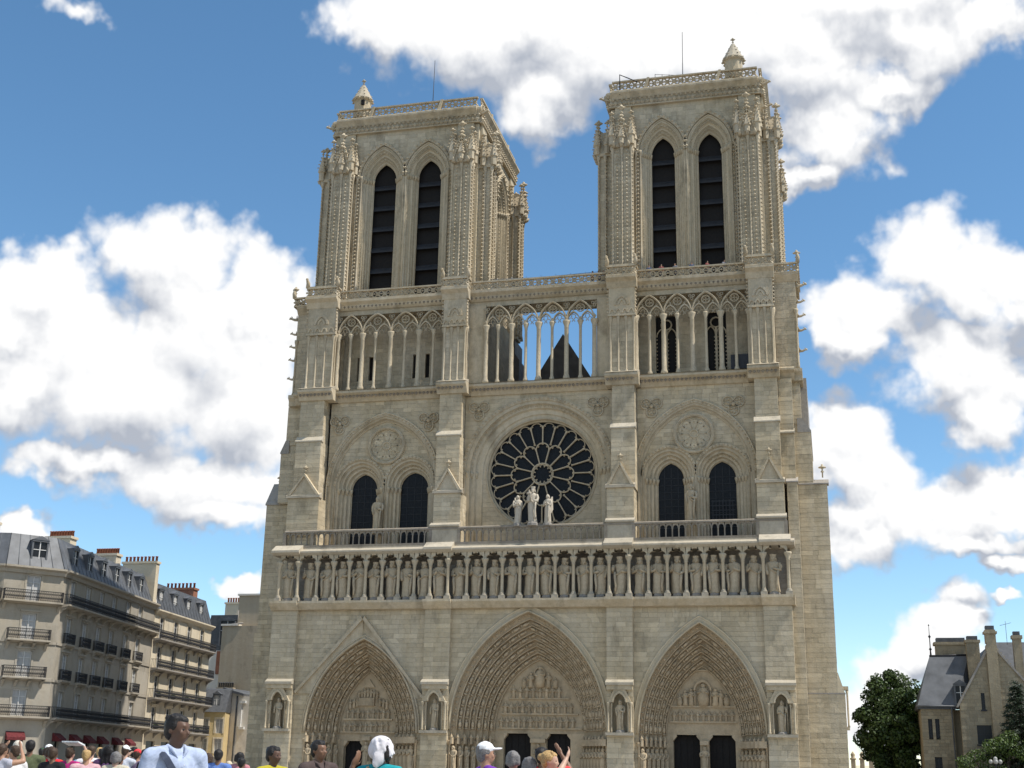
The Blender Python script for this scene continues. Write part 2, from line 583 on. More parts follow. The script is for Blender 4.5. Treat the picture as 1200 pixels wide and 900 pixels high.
def ashlar(mb, x0, x1, z0, z1, y, holes=(), ch=0.42, bl=(0.65, 1.3), dep=0.3, gap=0.012, relief=0.018):
    """courses of separate blocks with recessed joints, cut cleanly round the openings"""
    n = max(1, round((z1-z0)/ch))
    h = (z1-z0)/n
    for i in range(n):
        za, zb = z0+i*h, z0+(i+1)*h
        left = (x0, x0)
        segs = []
        for H in holes:
            a, b = H(za+1e-3), H(zb-1e-3)
            if getattr(H, 'hard', False):
                a = b = H((za+zb)/2)
            if a is None and b is None:
                continue
            if a is None:
                c = (b[0]+b[1])/2
                a = (c, c)
            if b is None:
                c = (a[0]+a[1])/2
                b = (c, c)
            segs.append((left, (a[0], b[0])))
            left = (a[1], b[1])
        segs.append((left, (x1, x1)))
        for L, Q in segs:
            W = ((Q[0]-L[0])+(Q[1]-L[1]))/2
            if W < 0.04:
                continue
            m = max(1, round(W/rng.uniform(*bl)))
            ts = [0.0]+[(k+rng.uniform(-0.22, 0.22))/m for k in range(1, m)]+[1.0]
            for k in range(m):
                a0, a1 = L[0]+(Q[0]-L[0])*ts[k], L[0]+(Q[0]-L[0])*ts[k+1]
                b0, b1 = L[1]+(Q[1]-L[1])*ts[k], L[1]+(Q[1]-L[1])*ts[k+1]
                yf = y-rng.random()*relief
                g = gap/2
                if min(a1-a0, b1-b0) < 2*g:
                    g = 0
                zA, zB = za+gap/2, zb-gap/2
                mb.add([(a0+g, yf, zA), (a1-g, yf, zA), (b1-g, yf, zB), (b0+g, yf, zB),
                        (a0+g, y+dep, zA), (a1-g, y+dep, zA), (b1-g, y+dep, zB), (b0+g, y+dep, zB)],
                       [(0, 1, 2, 3), (1, 5, 6, 2), (4, 0, 3, 7), (3, 2, 6, 7), (4, 5, 1, 0)])


def xf_right(X0):
    return lambda p: (X0-p[1], p[0], p[2])


def xf_left(X0):
    return lambda p: (X0+p[1], -p[0], p[2])


def stepped(mb, curves, ys):
    """splayed embrasure: flat order at each depth, reveal back to the next"""
    for k in range(len(curves)-1):
        a, b = curves[k], curves[k+1]
        mb.ribbon(a, ys[k], b, ys[k])
        mb.ribbon(b, ys[k], b, ys[k+1])


def stepped_in(mb, curves, ys):
    """like stepped(), but each order is hollowed back to the next depth first"""
    for k in range(len(curves)-1):
        a, b = curves[k], curves[k+1]
        mb.ribbon(a, ys[k], a, ys[k+1])
        mb.ribbon(a, ys[k+1], b, ys[k+1])

# ------------------------------------------------------------------ carved figures
def statue_mb(mb, h, seed, crown=True, pose=0, base=(0, 0, 0), n=18, flip=1, wings=False, beard=True):
    """robed standing figure facing -Y, feet at base"""
    q = random.Random(seed)
    bx, by, bz = base
    ph, ph2 = q.uniform(0, 6), q.uniform(0, 6)
    sway = q.uniform(-0.02, 0.02)
    prof = [(0, .150, .118), (.03, .152, .12), (.10, .142, .112), (.2, .136, .108), (.32, .133, .104), (.44, .138, .108), (.52, .136, .106),
            (.60, .124, .098), (.68, .134, .10), (.75, .150, .10), (.795, .150, .092), (.825, .115, .07), (.85, .052, .05), (.872, .05, .052),
            (.885, .062, .072), (.915, .070, .080), (.95, .068, .076), (.98, .048, .055), (1.0, .012, .014)]
    vs, fs = [], []
    m = len(prof)
    for i, (z, rx, ry) in enumerate(prof):
        fold = 0.13*max(0, 1-z/0.8)
        for k in range(n):
            a = 2*math.pi*k/n
            w = 1+fold*math.sin(5*a+ph+2.5*z)+0.6*fold*math.sin(9*a+ph2-3*z)
            cy = -0.018 if z > .87 else 0
            vs.append((bx+h*(rx*w*math.cos(a)+sway*math.sin(3*z)*2), by+h*(ry*w*math.sin(a)+cy), bz+h*z))
    for i in range(m-1):
        for k in range(n):
            l = (k+1) % n
            fs.append((i*n+k, i*n+l, (i+1)*n+l, (i+1)*n+k))
    fs += [tuple(range(n-1, -1, -1)), tuple(range((m-1)*n, m*n))]
    mb.add(vs, fs, True)

    def T(x, y, z):
        return (bx+h*x*flip, by+h*y, bz+h*z)
    hands = {0: ((.06, -.15, .60), (-.03, -.15, .68)), 1: ((.10, -.16, .52), (-.09, -.15, .70)), 2: ((.02, -.15, .64), (-.13, -.12, .46)),
             3: ((.16, -.10, .78), (-.04, -.15, .62)), 4: ((.03, -.17, .70), (-.03, -.17, .70))}[pose]
    for sx, hd in ((1, hands[0]), (-1, hands[1])):
        mb.tube([T(sx*.135, 0, .79), T(sx*.172, -.02, .70), T(sx*.165, -.06, .60), T(hd[0]*.6+sx*.06, -.12, (hd[2]+.60)/2), T(*hd)],
                [.044*h, .05*h, .046*h, .036*h, .026*h], 7)
    # mantle edge falling from the forearm, and a diagonal fold over the front
    mb.tube([T(.12, -.09, .60), T(.11, -.125, .42), T(.09, -.125, .22), T(.10, -.12, .06)], [.03*h, .035*h, .03*h, .02*h], 6)
    mb.tube([T(-.13, -.04, .76), T(-.03, -.115, .60), T(.10, -.10, .50)], [.018*h, .024*h, .02*h], 6)
    mb.ell(T(0, -.098, .915), (.012*h, .018*h, .018*h), 6, 4)
    if beard:
        mb.ell(T(0, -.075, .868), (.036*h, .034*h, .04*h), 6, 4)
    for sx in (-1, 1):                     # hair to the shoulders
        mb.ell(T(sx*.06, .0, .895), (.026*h, .05*h, .06*h), 6, 5)
    if crown:
        mb.lathe([(.072*h, .955*h), (.078*h, .985*h), (.088*h, 1.025*h), (.06*h, 1.0*h)], (bx, by-.018*h, bz), 8, False)
    if pose in (0, 1) and crown:
        mb.tube([T(hands[1][0], -.17, hands[1][2]-.1), T(hands[1][0]-.02, -.16, hands[1][2]+.17)], .012*h, 5)
    if wings:
        for sx in (-1, 1):
            mb.prism_x([(by+h*.06, bz+h*.80), (by+h*.20, bz+h*.95), (by+h*.24, bz+h*.5), (by+h*.10, bz+h*.35)], bx+sx*h*.05, bx+sx*h*.11)
    return mb


def mini_fig(mb, x, y, z, h, q, n=6, seated=False):
    w = h*q.uniform(.17, .21)
    prof = [(w*1.0, 0), (w*.75, h*.25), (w*.8, h*.5), (w*1.08, h*.72), (w*.8, h*.79), (w*.3, h*.825), (w*.52, h*.87), (w*.56, h*.93), (w*.2, h)]
    a = q.uniform(0, 6.28)
    x += w*.15*math.cos(a)
    y -= w*.3*abs(math.sin(a))
    for s in (-1, 1):
        m_ = (x+s*w*q.uniform(.1, .5), y-w*.95, z+h*q.uniform(.5, .68))
        mb.tube([(x+s*w*.95, y, z+h*.7), (x+s*w*1.1, y-w*.4, z+h*.56), m_], [w*.3, w*.3, w*.2], 5)
    if seated:
        prof[1] = (w*1.35, h*.32)
        prof[2] = (w*1.2, h*.45)
    mb.lathe(prof, (x, y, z), n, True, q.random(), 0.8, True)


def resample(c, step):
    L = [0]
    for i in range(1, len(c)):
        L.append(L[-1]+math.dist(c[i], c[i-1]))
    n = max(2, round(L[-1]/step))
    out = []
    for k in range(n):
        d = L[-1]*(k+.5)/n
        for i in range(1, len(c)):
            if L[i] >= d:
                t = (d-L[i-1])/max(1e-9, L[i]-L[i-1])
                p = (c[i-1][0]+(c[i][0]-c[i-1][0])*t, c[i-1][1]+(c[i][1]-c[i-1][1])*t)
                tg = ((c[i][0]-c[i-1][0]), (c[i][1]-c[i-1][1]))
                l = math.hypot(*tg) or 1
                out.append((p, (tg[0]/l, tg[1]/l)))
                break
    return out


# ------------------------------------------------------------------ the cathedral
CA = thing('cathedral', 'huge gothic limestone cathedral front with two square towers, rose window and three portals', 'cathedral', (0, -0.4, GZ))
BUT = {'portal': [(-24.45, -21.95), (-9.5, -7.1), (7.15, 9.45), (20.7, 23.1)],
       'block': [(-23.9, -20.7), (-9.2, -6.6), (7.15, 9.6), (20.5, 22.85)],
       'upper': [(-23.6, -21.0), (-9.25, -6.95), (7.5, 9.7), (20.55, 22.7)],
       'shaft': [(-23.45, -20.35), (-9.2, -6.7), (7.2, 9.85), (20.3, 22.65)]}


def buttress(mb, x0, x1, yf, yb, z0, z1, ch=0.42, holes=()):
    ashlar(mb, x0, x1, z0, z1, yf, holes, ch, dep=0.25)
    m = MB(xf_right(x1)); ashlar(m, yf+.02, yb, z0, z1, 0, (), ch, dep=0.25)
    mb.add(m.v, m.f)
    m = MB(xf_left(x0)); ashlar(m, -yb, -yf-.02, z0, z1, 0, (), ch, dep=0.25)
    mb.add(m.v, m.f)
    if not holes:
        mb.box(x0+.1, x1-.1, yf+.1, yb, z0, z1-.01)


def weathering(mb, x0, x1, y0, y1, z0, z1, over=0.12, lip=0.12):
    """sloping ledge: lip at the front, slope back up to y1"""
    mb.prism_x([(y0-over, z0), (y1, z0), (y1, z1), (y0-over, z0+lip)], x0-over, x1+over)


# --- portal storey
mb = MB()
PORT = {'L': dict(c=-15.35, half=5.3, zs=4.8, zp=13.07, ci=-15.75, hi=2.8, zpi=10.4, n=5, doors=[(-18.0, -16.15), (-15.35, -13.5)], dtop=4.15),
        'C': dict(c=0.05, half=7.0, zs=5.2, zp=15.4, ci=0.45, hi=4.1, zpi=11.5, n=7, doors=[(-2.8, -0.3), (1.1, 3.3)], dtop=5.0),
        'R': dict(c=15.2, half=5.35, zs=5.0, zp=14.3, ci=15.05, hi=3.25, zpi=10.9, n=6, doors=[(12.4, 14.72), (15.5, 17.75)], dtop=5.05)}
bays = [(-21.95, -9.5, 'L'), (-7.1, 7.15, 'C'), (9.45, 20.7, 'R')]
for x0, x1, k in bays:
    p = PORT[k]
    ashlar(mb, x0, x1, GZ-.3, 16.1, -1.9, [hole_pointed(p['c'], p['half'], -5, p['zs'], p['zp'])], 0.42)
mb.build('portal_wall', 'ashlar', CA, 'stuff')
NICHE = [(-23.95, -22.55), (-9.05, -7.6), (7.6, 9.0), (21.2, 22.6)]
for i, (x0, x1) in enumerate(BUT['portal']):
    mb = MB()
    a, b = NICHE[i]
    buttress(mb, x0, x1, -2.4, 0.0, GZ-.3, 16.1, holes=[hole_rect(a, b, 5.05, 8.6)])
    mb.box(x0+.1, x1-.1, -1.75, -.1, GZ-.3, 16.0)
    mb.box(x0+.1, x1-.1, -2.3, -1.8, GZ-.3, 5.0)
    mb.box(x0+.1, x1-.1, -2.3, -1.8, 8.75, 16.0)
    o = mb.build('buttress', 'ashlar', CA, 'stuff')
    m = MB()                                               # sunlit canopy ledge and sill
    m.prism_x([(-2.85, 9.0), (-2.38, 9.0), (-2.38, 9.5), (-2.85, 9.22)], x0-.06, x1+.06)
    m.box(x0-.05, x1+.05, -2.8, -2.36, 4.82, 5.06)
    m.build('niche_canopy', 'ledge', o)
    m = MB()
    m.box(x0+.02, x1-.02, -2.72, -2.36, 8.62, 9.0)
    c = (a+b)/2
    hb = (x1-x0)/2-.12
    arc = pointed(c, .52, 7.55, 8.35, 6)
    m.band(arc, [(c-hb, 7.55)]+[(x, 8.62) for x, z in arc[1:-1]]+[(c+hb, 7.55)], -2.66, -2.42, back=True)
    m.band(pointed(c, .5, 7.6, 8.3, 6), pointed(c, .62, 7.6, 8.5, 6), -2.76, -2.6)
    for sx in (x0+.16, x1-.16):
        m.lathe([(.13, 0), (.13, .12), (.085, .2), (.08, 2.15), (.15, 2.4), (.15, 2.5)], (sx, -2.6, 5.06), 8)
    for sx in (a-.02, b+.02):
        m.lathe([(.1, 0), (.06, .15), (.06, 2.15), (.1, 2.35), (.1, 2.45)], (sx, -2.48, 5.06), 6)
    m.build('niche_arcade', 'carved', o)
m = MB()                                                   # stepped layer right of the last buttress and flank walls
buttress(m, 23.1, 24.0, -1.2, .4, GZ-.3, 26.6)
m.build('side_pier', 'ashlar', CA, 'stuff')
m = MB()
ashlar(m, -27.7, -24.45, GZ-.3, 14.0, .98)
ashlar(m, -27.45, -24.45, 14.0, 26.5, 1.0)
k = MB(xf_left(-27.7)); ashlar(k, -6, -1.0, GZ-.3, 14.0, 0); m.add(k.v, k.f)
k = MB(xf_left(-27.45)); ashlar(k, -6, -1.02, 14.0, 26.5, 0); m.add(k.v, k.f)
m.box(-27.3, -24, 1.1, 12, GZ-.3, 26.4)
m.build('flank_wall', 'ashlar', CA, 'stuff')
m = MB()
ashlar(m, 24.0, 27.1, GZ-.3, 8.6, .47)
ashlar(m, 24.0, 26.55, 8.6, 26.7, .5)
m.prism([(26.5, 8.6), (27.1, 8.6), (26.6, 10.3), (26.5, 10.3)], .48, 12)
k = MB(xf_right(27.1)); ashlar(k, .49, 12, GZ-.3, 8.6, 0); m.add(k.v, k.f)
k = MB(xf_right(26.55)); ashlar(k, .52, 12, 10.3, 26.7, 0); m.add(k.v, k.f)
m.box(23.5, 27.0, .6, 12, GZ-.3, 8.6)
m.box(23.5, 26.4, .6, 12, 8.6, 26.6)
m.build('flank_wall', 'ashlar', CA, 'stuff')
m = MB()
m.box(24.0, 27.14, .42, .6, 8.5, 8.62)
weathering(m, 24.0, 26.6, .5, 1.2, 26.7, 27.3, .1)
weathering(m, 23.1, 24.0, -1.2, -.2, 26.6, 27.3, .08)
weathering(m, -27.45, -24.4, 1.0, 2.6, 26.5, 29.0, .1)
m.build('flank_coping', 'grey_stone', CA)
m = MB()                                                   # niche with shafts on the right flank
m.box(26.9, 27.35, 1.0, 1.9, 5.6, 5.85); m.box(26.9, 27.4, .95, 1.95, 8.9, 9.2)
for yy in (1.1, 1.8):
    m.lathe([(.12, 0), (.08, .15), (.08, 2.7), (.14, 3.0)], (27.28, yy, 5.85), 6)
m.build('side_niche', 'carved', CA)


def finial(m, x, y, z, h):
    m.lathe([(h*.05, 0), (h*.05, h*.35), (h*.14, h*.42), (h*.06, h*.5), (h*.05, h*.62), (h*.22, h*.72), (h*.20, h*.8), (h*.07, h*.86), (h*.09, h*.93), (.01, h)], (x, y, z), 6)
    for a in range(4):
        m.octa((x+h*.2*math.cos(a*math.pi/2), y+h*.2*math.sin(a*math.pi/2), z+h*.74), h*.09)


m = MB()
finial(m, -26.6, 1.8, 28.6, 1.1); finial(m, 26.2, 1.3, 27.5, 1.25)
m.build('finial', 'carved', CA)

# portals
for key, p in PORT.items():
    n = p['n']
    NP = 14
    ys = [-1.95+(1.0+1.95)*i/n for i in range(n+1)]
    curves = []
    for i in range(n+1):
        t = i/n
        curves.append(pointed(p['c']+(p['ci']-p['c'])*t, p['half']+(p['hi']-p['half'])*t, p['zs'], p['zp']+(p['zpi']-p['zp'])*t, NP, GZ-.2))
    m = MB()
    stepped_in(m, curves, ys)
    arch = m.build('portal', 'portal', CA)
    m = MB()                                               # outer mouldings
    wd = 0.48 if key != 'L' else 0.28
    oc = lambda e: pointed(p['c'], p['half']+e, p['zs'], p['zp']+e*1.25, NP)
    m.band(oc(-.02), oc(wd), -2.03, -1.85)
    m.tube([(x, -2.02, z) for x, z in oc(wd)], .07, 6)
    m.tube([(x, -2.12, z) for x, z in oc(.06)], .10, 6)
    m.build('archivolt_moulding', 'ashlar' if key != 'L' else 'carved', arch)
    for i in range(n):                                     # figures of each archivolt, rolls between
        m = MB()
        a, b = curves[i], curves[i+1]
        mid = [((a[j][0]+b[j][0])/2, (a[j][1]+b[j][1])/2) for j in range(1, len(a)-1)]
        q = random.Random(i*7+ord(key))
        y = ys[i]+.20
        m.tube([(x, ys[i+1]-.02, z) for x, z in b[1:-1]], .07, 5)
        if i > 0 or key == 'L':
            fs = resample(mid, 1.0 if i < n-1 else .85)
            for (x, z), (tx, tz) in fs:
                up = 1 if tz >= 0 else -1
                ux, uz = tx*up, tz*up
                M_ = Matrix(((-uz if up > 0 else uz, 0, ux), (0, 1, 0), (ux if up > 0 else -ux, 0, uz)))
                rw = .15*q.uniform(.85, 1.15)
                m.ell((x-ux*.06, y, z-uz*.06), (rw, .15, .30), 6, 5, M_)
                m.ell((x+ux*.29, y-.03, z+uz*.29), (.09, .09, .10), 5, 4, M_)
                m.ell((x-ux*.40, y-.06, z-uz*.40), (.19, .15, .07), 6, 3, M_)
        else:
            for (x, z), t in resample(mid, 0.5):
                m.octa((x, y, z), .13)
        m.build('archivolt', 'portal', arch)
    # tympanum and lintel
    ci, hi, zpi, dt = p['ci'], p['hi'], p['zpi'], p['dtop']
    m = MB()
    m.prism([(ci-hi-.2, dt)]+[(ci+hi+.2, dt)]+list(reversed(pointed(ci, hi+.2, p['zs'], zpi+.2, 10))), 1.2, 1.6)
    tymp = m.build('tympanum', 'portal', arch)
    m = MB()
    q = random.Random(ord(key))
    regs = {'L': [(5.0, .95, .52), (6.15, .95, .5)], 'C': [(5.5, 1.05, .55), (6.75, 1.05, .55), (8.1, 1.1, .6)], 'R': [(6.2, .95, .5), (7.5, .0, .5)]}[key]
    for z, fh, st in regs:
        hw = hole_pointed(ci, hi, 0, p['zs'], zpi)(z+fh)
        hw = (hw[1]-hw[0])/2-.15
        m.box(ci-hw-.12, ci+hw+.12, 1.0, 1.22, z-.14, z)
        if fh:
            k = int(2*hw/st)
            for j in range(k):
                mini_fig(m, ci-hw+st*(j+.5), 1.12, z, fh*q.uniform(.85, 1.0), q, 7)
    if key == 'L':
        m.box(ci-.95, ci+.6, .85, 1.25, 7.3, 8.0)
        for j in range(7):
            mini_fig(m, ci-1.0+.3*j, 1.1, 8.0, .95-abs(j-3)*.1, q, 7)
        for sx in (-1, 1):
            for j in range(3):
                mini_fig(m, ci+sx*(1.1+.35*j), 1.1, 7.2-.1*j, .85, q, 7)
        m.prism([(ci-.55, 8.95), (ci+.55, 8.95), (ci, 9.7)], 1.0, 1.25)
    if key == 'C':
        mini_fig(m, ci, 1.05, 9.0, 1.9, q, 9, True)
        for sx in (-1, 1):
            mini_fig(m, ci+sx*.85, 1.1, 9.0, 1.35, q, 8)
            mini_fig(m, ci+sx*1.45, 1.1, 8.95, .95, q, 8, True)
        m.band(circle(ci, 10.3, .42, 12), circle(ci, 10.3, .52, 12), .95, 1.22, True)
    if key == 'R':
        mini_fig(m, ci, 1.05, 7.5, 1.9, q, 9, True)
        m.band(pointed(ci, .62, 8.8, 9.5, 6), pointed(ci, .78, 8.8, 9.75, 6), .9, 1.22)
        for sx in (-1, 1):
            m.lathe([(.07, 0), (.07, 1.3)], (ci+sx*.68, 1.02, 7.5), 6)
            for j, hh in enumerate((1.5, 1.35, 1.0)):
                mini_fig(m, ci+sx*(1.05+.48*j), 1.1, 7.5, hh, q, 8, j == 2)
        m.tube([(x, 1.1, z) for x, z in pointed(ci, hi-.35, 7.5, zpi-.35, 10)], .09, 5)
    m.build('relief', 'portal', tymp)
    # doors, trumeau, door surround
    m = MB()
    edges = [ci-hi-.3]+[e for d in p['doors'] for e in d]+[ci+hi+.3]
    for a, b in zip(edges[0::2], edges[1::2]):
        if b > a:
            m.box(a, b, 1.15, 1.75, GZ-.2, dt+.02)
    for a, b in p['doors']:                                # shouldered lintel corbels
        for s, e in ((1, a), (-1, b)):
            m.prism([(e, dt-.5), (e+s*.3, dt-.14), (e+s*.3, dt+.01), (e, dt+.01)][::s], 1.16, 1.74)
    m.build('door_surround', 'portal', arch)
    for a, b in p['doors']:
        m = MB(); m.box(a-.05, b+.05, 1.85, 2.0, GZ-.2, dt+.1)
        for j in range(4):
            m.box(a+.06+(b-a)*j/4, a-.06+(b-a)*(j+1)/4, 1.8, 1.86, GZ, dt-.05)
        m.build('door', 'void', arch)
    a, b = p['doors'][0][1], p['doors'][1][0]
    statue_mb(MB(), 1, 1)
    m = statue_mb(MB(), 2.1, ord(key), False, 0, ((a+b)/2, .95, 2.0), 14)
    m.box(a+.05, b-.05, .75, 1.2, 1.7, 2.0); m.box(a+.02, b-.02, .72, 1.2, 4.2, 4.55)
    m.build('trumeau_figure', 'portal', arch)
    # jamb figures under canopies on both splays
    proto = statue_mb(MB(), 2.05, 30+ord(key), False, 1, (0, 0, 0), 12).mesh('jamb_figure', 'portal')
    for s in (-1, 1):
        for i in range(n):
            t = (i+.55)/n
            x = p['c']+(p['ci']-p['c'])*t+s*(p['half']+(p['hi']-p['half'])*t-.12)
            y = -1.95+3.15*t-.25
            inst(proto, 'jamb_figure', arch, (x-CA.location.x, y-CA.location.y, 1.75-GZ), (0, 0, -s*.5*-1+rng.uniform(-.2, .2)))
    m = MB()
    for s in (-1, 1):
        for i in range(n+1):
            t = i/n
            x = p['c']+(p['ci']-p['c'])*t+s*(p['half']+(p['hi']-p['half'])*t)
            y = -1.95+3.15*t
            m.lathe([(.10, 0), (.10, 3.5), (.2, 3.85), (.2, 4.0)], (x, y-.02, GZ), 6)
            if i < n:
                m.box(x-s*.5-.12, x-s*.1+.12, y-.5, y+.2, 3.95, 4.5)
                m.octa((x-s*.28, y-.42, 4.55), .16, .3)
    m.build('jamb_canopy', 'portal', arch)
# gable over the left portal
m = MB()
ap, fl, fr = (-15.55, 14.85), (-21.7, 8.2), (-9.6, 7.8)
out = hole_pointed(-15.35, 5.6, 0, 4.8, 13.45)


def gable_side(ft, s):
    pts = []
    for i in range(11):
        t = i/10
        pts.append((ft[0]+(ap[0]-ft[0])*t, ft[1]+(ap[1]-ft[1])*t))
    inner = []
    for x, z in pts:
        iv = out(min(z, 13.4))
        e = iv[0] if s < 0 else iv[1]
        inner.append((min(e, -15.55) if s < 0 else max(e, -15.55), z if z < 13.4 else 13.4))
    return pts, inner


for ft, s in ((fl, -1), (fr, 1)):
    a, b = gable_side(ft, s)
    m.band(b, a, -2.02, -1.85)
g1 = m.build('portal_gable', 'carved', CA)
m = MB()
for ft in (fl, fr):
    dx, dz = ap[0]-ft[0], ap[1]-ft[1]
    l = math.hypot(dx, dz)
    nx, nz = -dz/l*.22, dx/l*.22
    if ft is fr:
        nx, nz = -nx, -nz
    m.prism([ft, ap, (ap[0]+nx, ap[1]+nz+.15), (ft[0]+nx, ft[1]+nz)] if ft is fr else [ft, (ft[0]+nx, ft[1]+nz), (ap[0]+nx, ap[1]+nz+.15), ap][::-1], -2.28, -1.85)
m.build('gable_coping', 'carved', g1)

# --- gallery of kings
m = MB()
LX, RX = -24.3, 23.4
m.prism_x([(-2.5, 15.75), (-.3, 15.75), (-.3, 16.5), (-2.95, 16.5), (-2.95, 16.3), (-2.75, 16.05)], LX, RX)
for a, b in BUT['portal']:
    m.prism_x([(-2.6, 15.7), (-2.4, 15.7), (-2.4, 16.52), (-3.15, 16.52), (-3.15, 16.3), (-2.9, 16.0)], a-.1, b+.15)
kg = m.build('kings_gallery', 'carved', CA)
m = MB()
ashlar(m, LX+.1, RX-.1, 16.5, 20.9, -.5)
k = MB(xf_right(RX-.1)); ashlar(k, -.45, .5, 16.5, 20.9, 0); m.add(k.v, k.f)
m.box(LX+.3, RX-.2, -.3, .4, 16.5, 21)
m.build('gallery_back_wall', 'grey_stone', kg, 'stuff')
KX = [-22.96, -20.99, -19.27, -17.73, -16.15, -14.53, -12.91, -11.39, -9.82, -8.25, -6.45, -4.76, -3.1, -1.5, 0.16, 1.75, 3.38, 5.08, 6.58, 8.34, 10.1, 11.73, 13.43, 15.02, 16.61, 18.21, 20.02, 21.68]
CX = [LX+.45]+[(a+b)/2 for a, b in zip(KX, KX[1:])]+[RX-.45]
c_sh = MB(); c_sh.lathe([(.17, .55), (.15, .62), (.14, 2.95), (.19, 3.02), (.15, 3.1), (.31, 3.5), (.33, 3.55), (.33, 3.68)], (0, 0, 0), 10)
c_sh = c_sh.mesh('gallery_column', 'carved')
c_bs = MB(); c_bs.box(-.28, .28, -.28, .28, 0, .3); c_bs.lathe([(.27, .3), (.27, .36), (.2, .45), (.22, .5), (.17, .56)], (0, 0, 0), 10)
c_bs = c_bs.mesh('column_base', 'ledge')
for x in CX:
    yy = -2.62 if not any(a-.3 < x < b+.3 for a, b in BUT['portal']) else -2.78
    c = inst(c_sh, 'gallery_column', kg, (x, yy+.4, 16.5-GZ))
    inst(c_bs, 'column_base', c, (0, 0, 0))
m = MB()
for a, b in zip(CX, CX[1:]):
    cx, hf = (a+b)/2, (b-a)/2-.12
    # trefoil-headed arch: one lobe each side and a taller one in the middle
    pts = [(cx-hf, 20.15)]
    for s0, (ox, oz, rr, a0, a1) in enumerate(((-hf*.55, 20.17, hf*.45, 180, 60), (0, 20.28, hf*.62, 155, 25), (hf*.55, 20.17, hf*.45, 120, 0))):
        for j in range(5):
            an = R(a0+(a1-a0)*j/4)
            pts.append((cx+ox+rr*math.cos(an), oz+rr*math.sin(an)*1.0))
    pts.append((cx+hf, 20.15))
    topz = 20.95
    m.band(pts, [(a, 20.1)]+[(a+(b-a)*(j+.5)/(len(pts)-2), topz) for j in range(len(pts)-2)]+[(b, 20.1)], -2.8, -2.45, back=True)
m.build('gallery_arcade', 'carved', kg, 'stuff')
m = MB()
m.prism_x([(-2.85, 20.78), (.2, 20.78), (.2, 21.55), (-2.4, 21.55), (-2.4, 21.42), (-3.1, 21.12), (-3.1, 20.98)], LX-.25, RX+.15)
for a, b in BUT['portal']:
    m.prism_x([(-3.0, 20.8), (-2.0, 20.8), (-2.0, 21.8), (-2.45, 21.8), (-3.4, 21.2), (-3.4, 21.0)], a-.12, b+.15)
m.build('terrace_ledge', 'ledge', kg)
m = MB()                                                   # balustrade
bal = [(-23.75, -23.5), (-21.0, -9.25), (-6.6, 7.2), (9.55, 20.5), (22.75, 22.85)]
for a, b in [(-23.8, -21.0), (-21.0, -9.3), (-9.3, -6.6), (-6.6, 7.1), (9.6, 20.5), (20.5, 22.9), (7.1, 9.6)]:
    y = -2.2
    m.box(a, b, y-.2, y+.1, 21.55, 21.78)
    m.prism_x([(y-.22, 23.0), (y+.14, 23.0), (y+.14, 23.14), (y-.04, 23.26), (y-.22, 23.14)], a, b)
    n = max(1, round((b-a)/.58))
    st = (b-a)/n
    for i in range(n+1):
        x = a+st*i
        if i == n and b < 22:
            pass
        elif i == 0 or i == n:
            m.box(x-.14, x+.14, y-.19, y+.12, 21.78, 23.02)
        else:
            m.lathe([(.11, 0), (.07, .1), (.065, .72), (.12, .84)], (x, y-.03, 21.78), 6, rot=.5)
        if i < n:
            arc = round_arch(x+st/2, st/2-.08, 22.66, 6)
            m.band(arc, [(x, 22.62)]+[(x+st*(j+.5)/(len(arc)-2), 23.02) for j in range(len(arc)-2)]+[(x+st, 22.62)], y-.12, y+.04, back=True)
m.build('balustrade', 'iron_stone', CA, 'stuff')
for (a, b) in ((-9.35, -6.6), (7.1, 9.65), (20.45, 22.95)):
    m = MB()
    m.box(a, b, -2.36, -1.9, 21.6, 23.25)
    m.prism_x([(-2.5, 23.25), (-1.9, 23.25), (-1.9, 23.75), (-2.5, 23.4)], a-.05, b+.05)
    m.build('balustrade_pedestal', 'ledge', CA)

# --- window storey
mb = MB()
ROSE = (0.5, 28.65)
WL = dict(c=-15.05, half=5.45, zs=28.0, zp=34.8, wins=[(-17.3, 1.36), (-12.2, 1.45)], subs=[(-17.5, 2.45), (-12.4, 2.45)], rose=(-14.95, 31.9))
WR = dict(c=15.0, half=5.3, zs=28.0, zp=34.7, wins=[(12.62, 1.25), (17.3, 1.3)], subs=[(12.55, 2.4), (17.4, 2.4)], rose=(14.9, 31.82))
ashlar(mb, -20.8, -9.2, 21.5, 36.4, 0, [hole_pointed(WL['c'], WL['half'], 0, WL['zs'], WL['zp'])])
ashlar(mb, -6.95, 7.5, 21.5, 36.4, 0, [hole_round(.2, 7.0, 0, 28.7)])
ashlar(mb, 9.7, 20.55, 21.5, 36.4, 0, [hole_pointed(WR['c'], WR['half'], 0, WR['zs'], WR['zp'])])
for w in (WL, WR):                                         # recessed panel inside the great arch
    hs = [hole_pointed(c, h_, 0, 28.0, 30.5) for c, h_ in w['subs']]
    c, hf = w['c'], w['half']-.35
    outer = hole_pointed(c, hf, 0, w['zs'], w['zp']-.4)
    n = 34
    z0, z1 = 21.5, w['zp']-.42
    for i in range(n):                                     # rows clipped by the arch outline
        za, zb = z0+(z1-z0)*i/n, z0+(z1-z0)*(i+1)/n
        iv = outer((za+zb)/2)
        if iv:
            ashlar(mb, iv[0]-.1, iv[1]+.1, za, zb, .35, hs, ch=zb-za)
mb.build('window_wall', 'ashlar', CA, 'stuff')
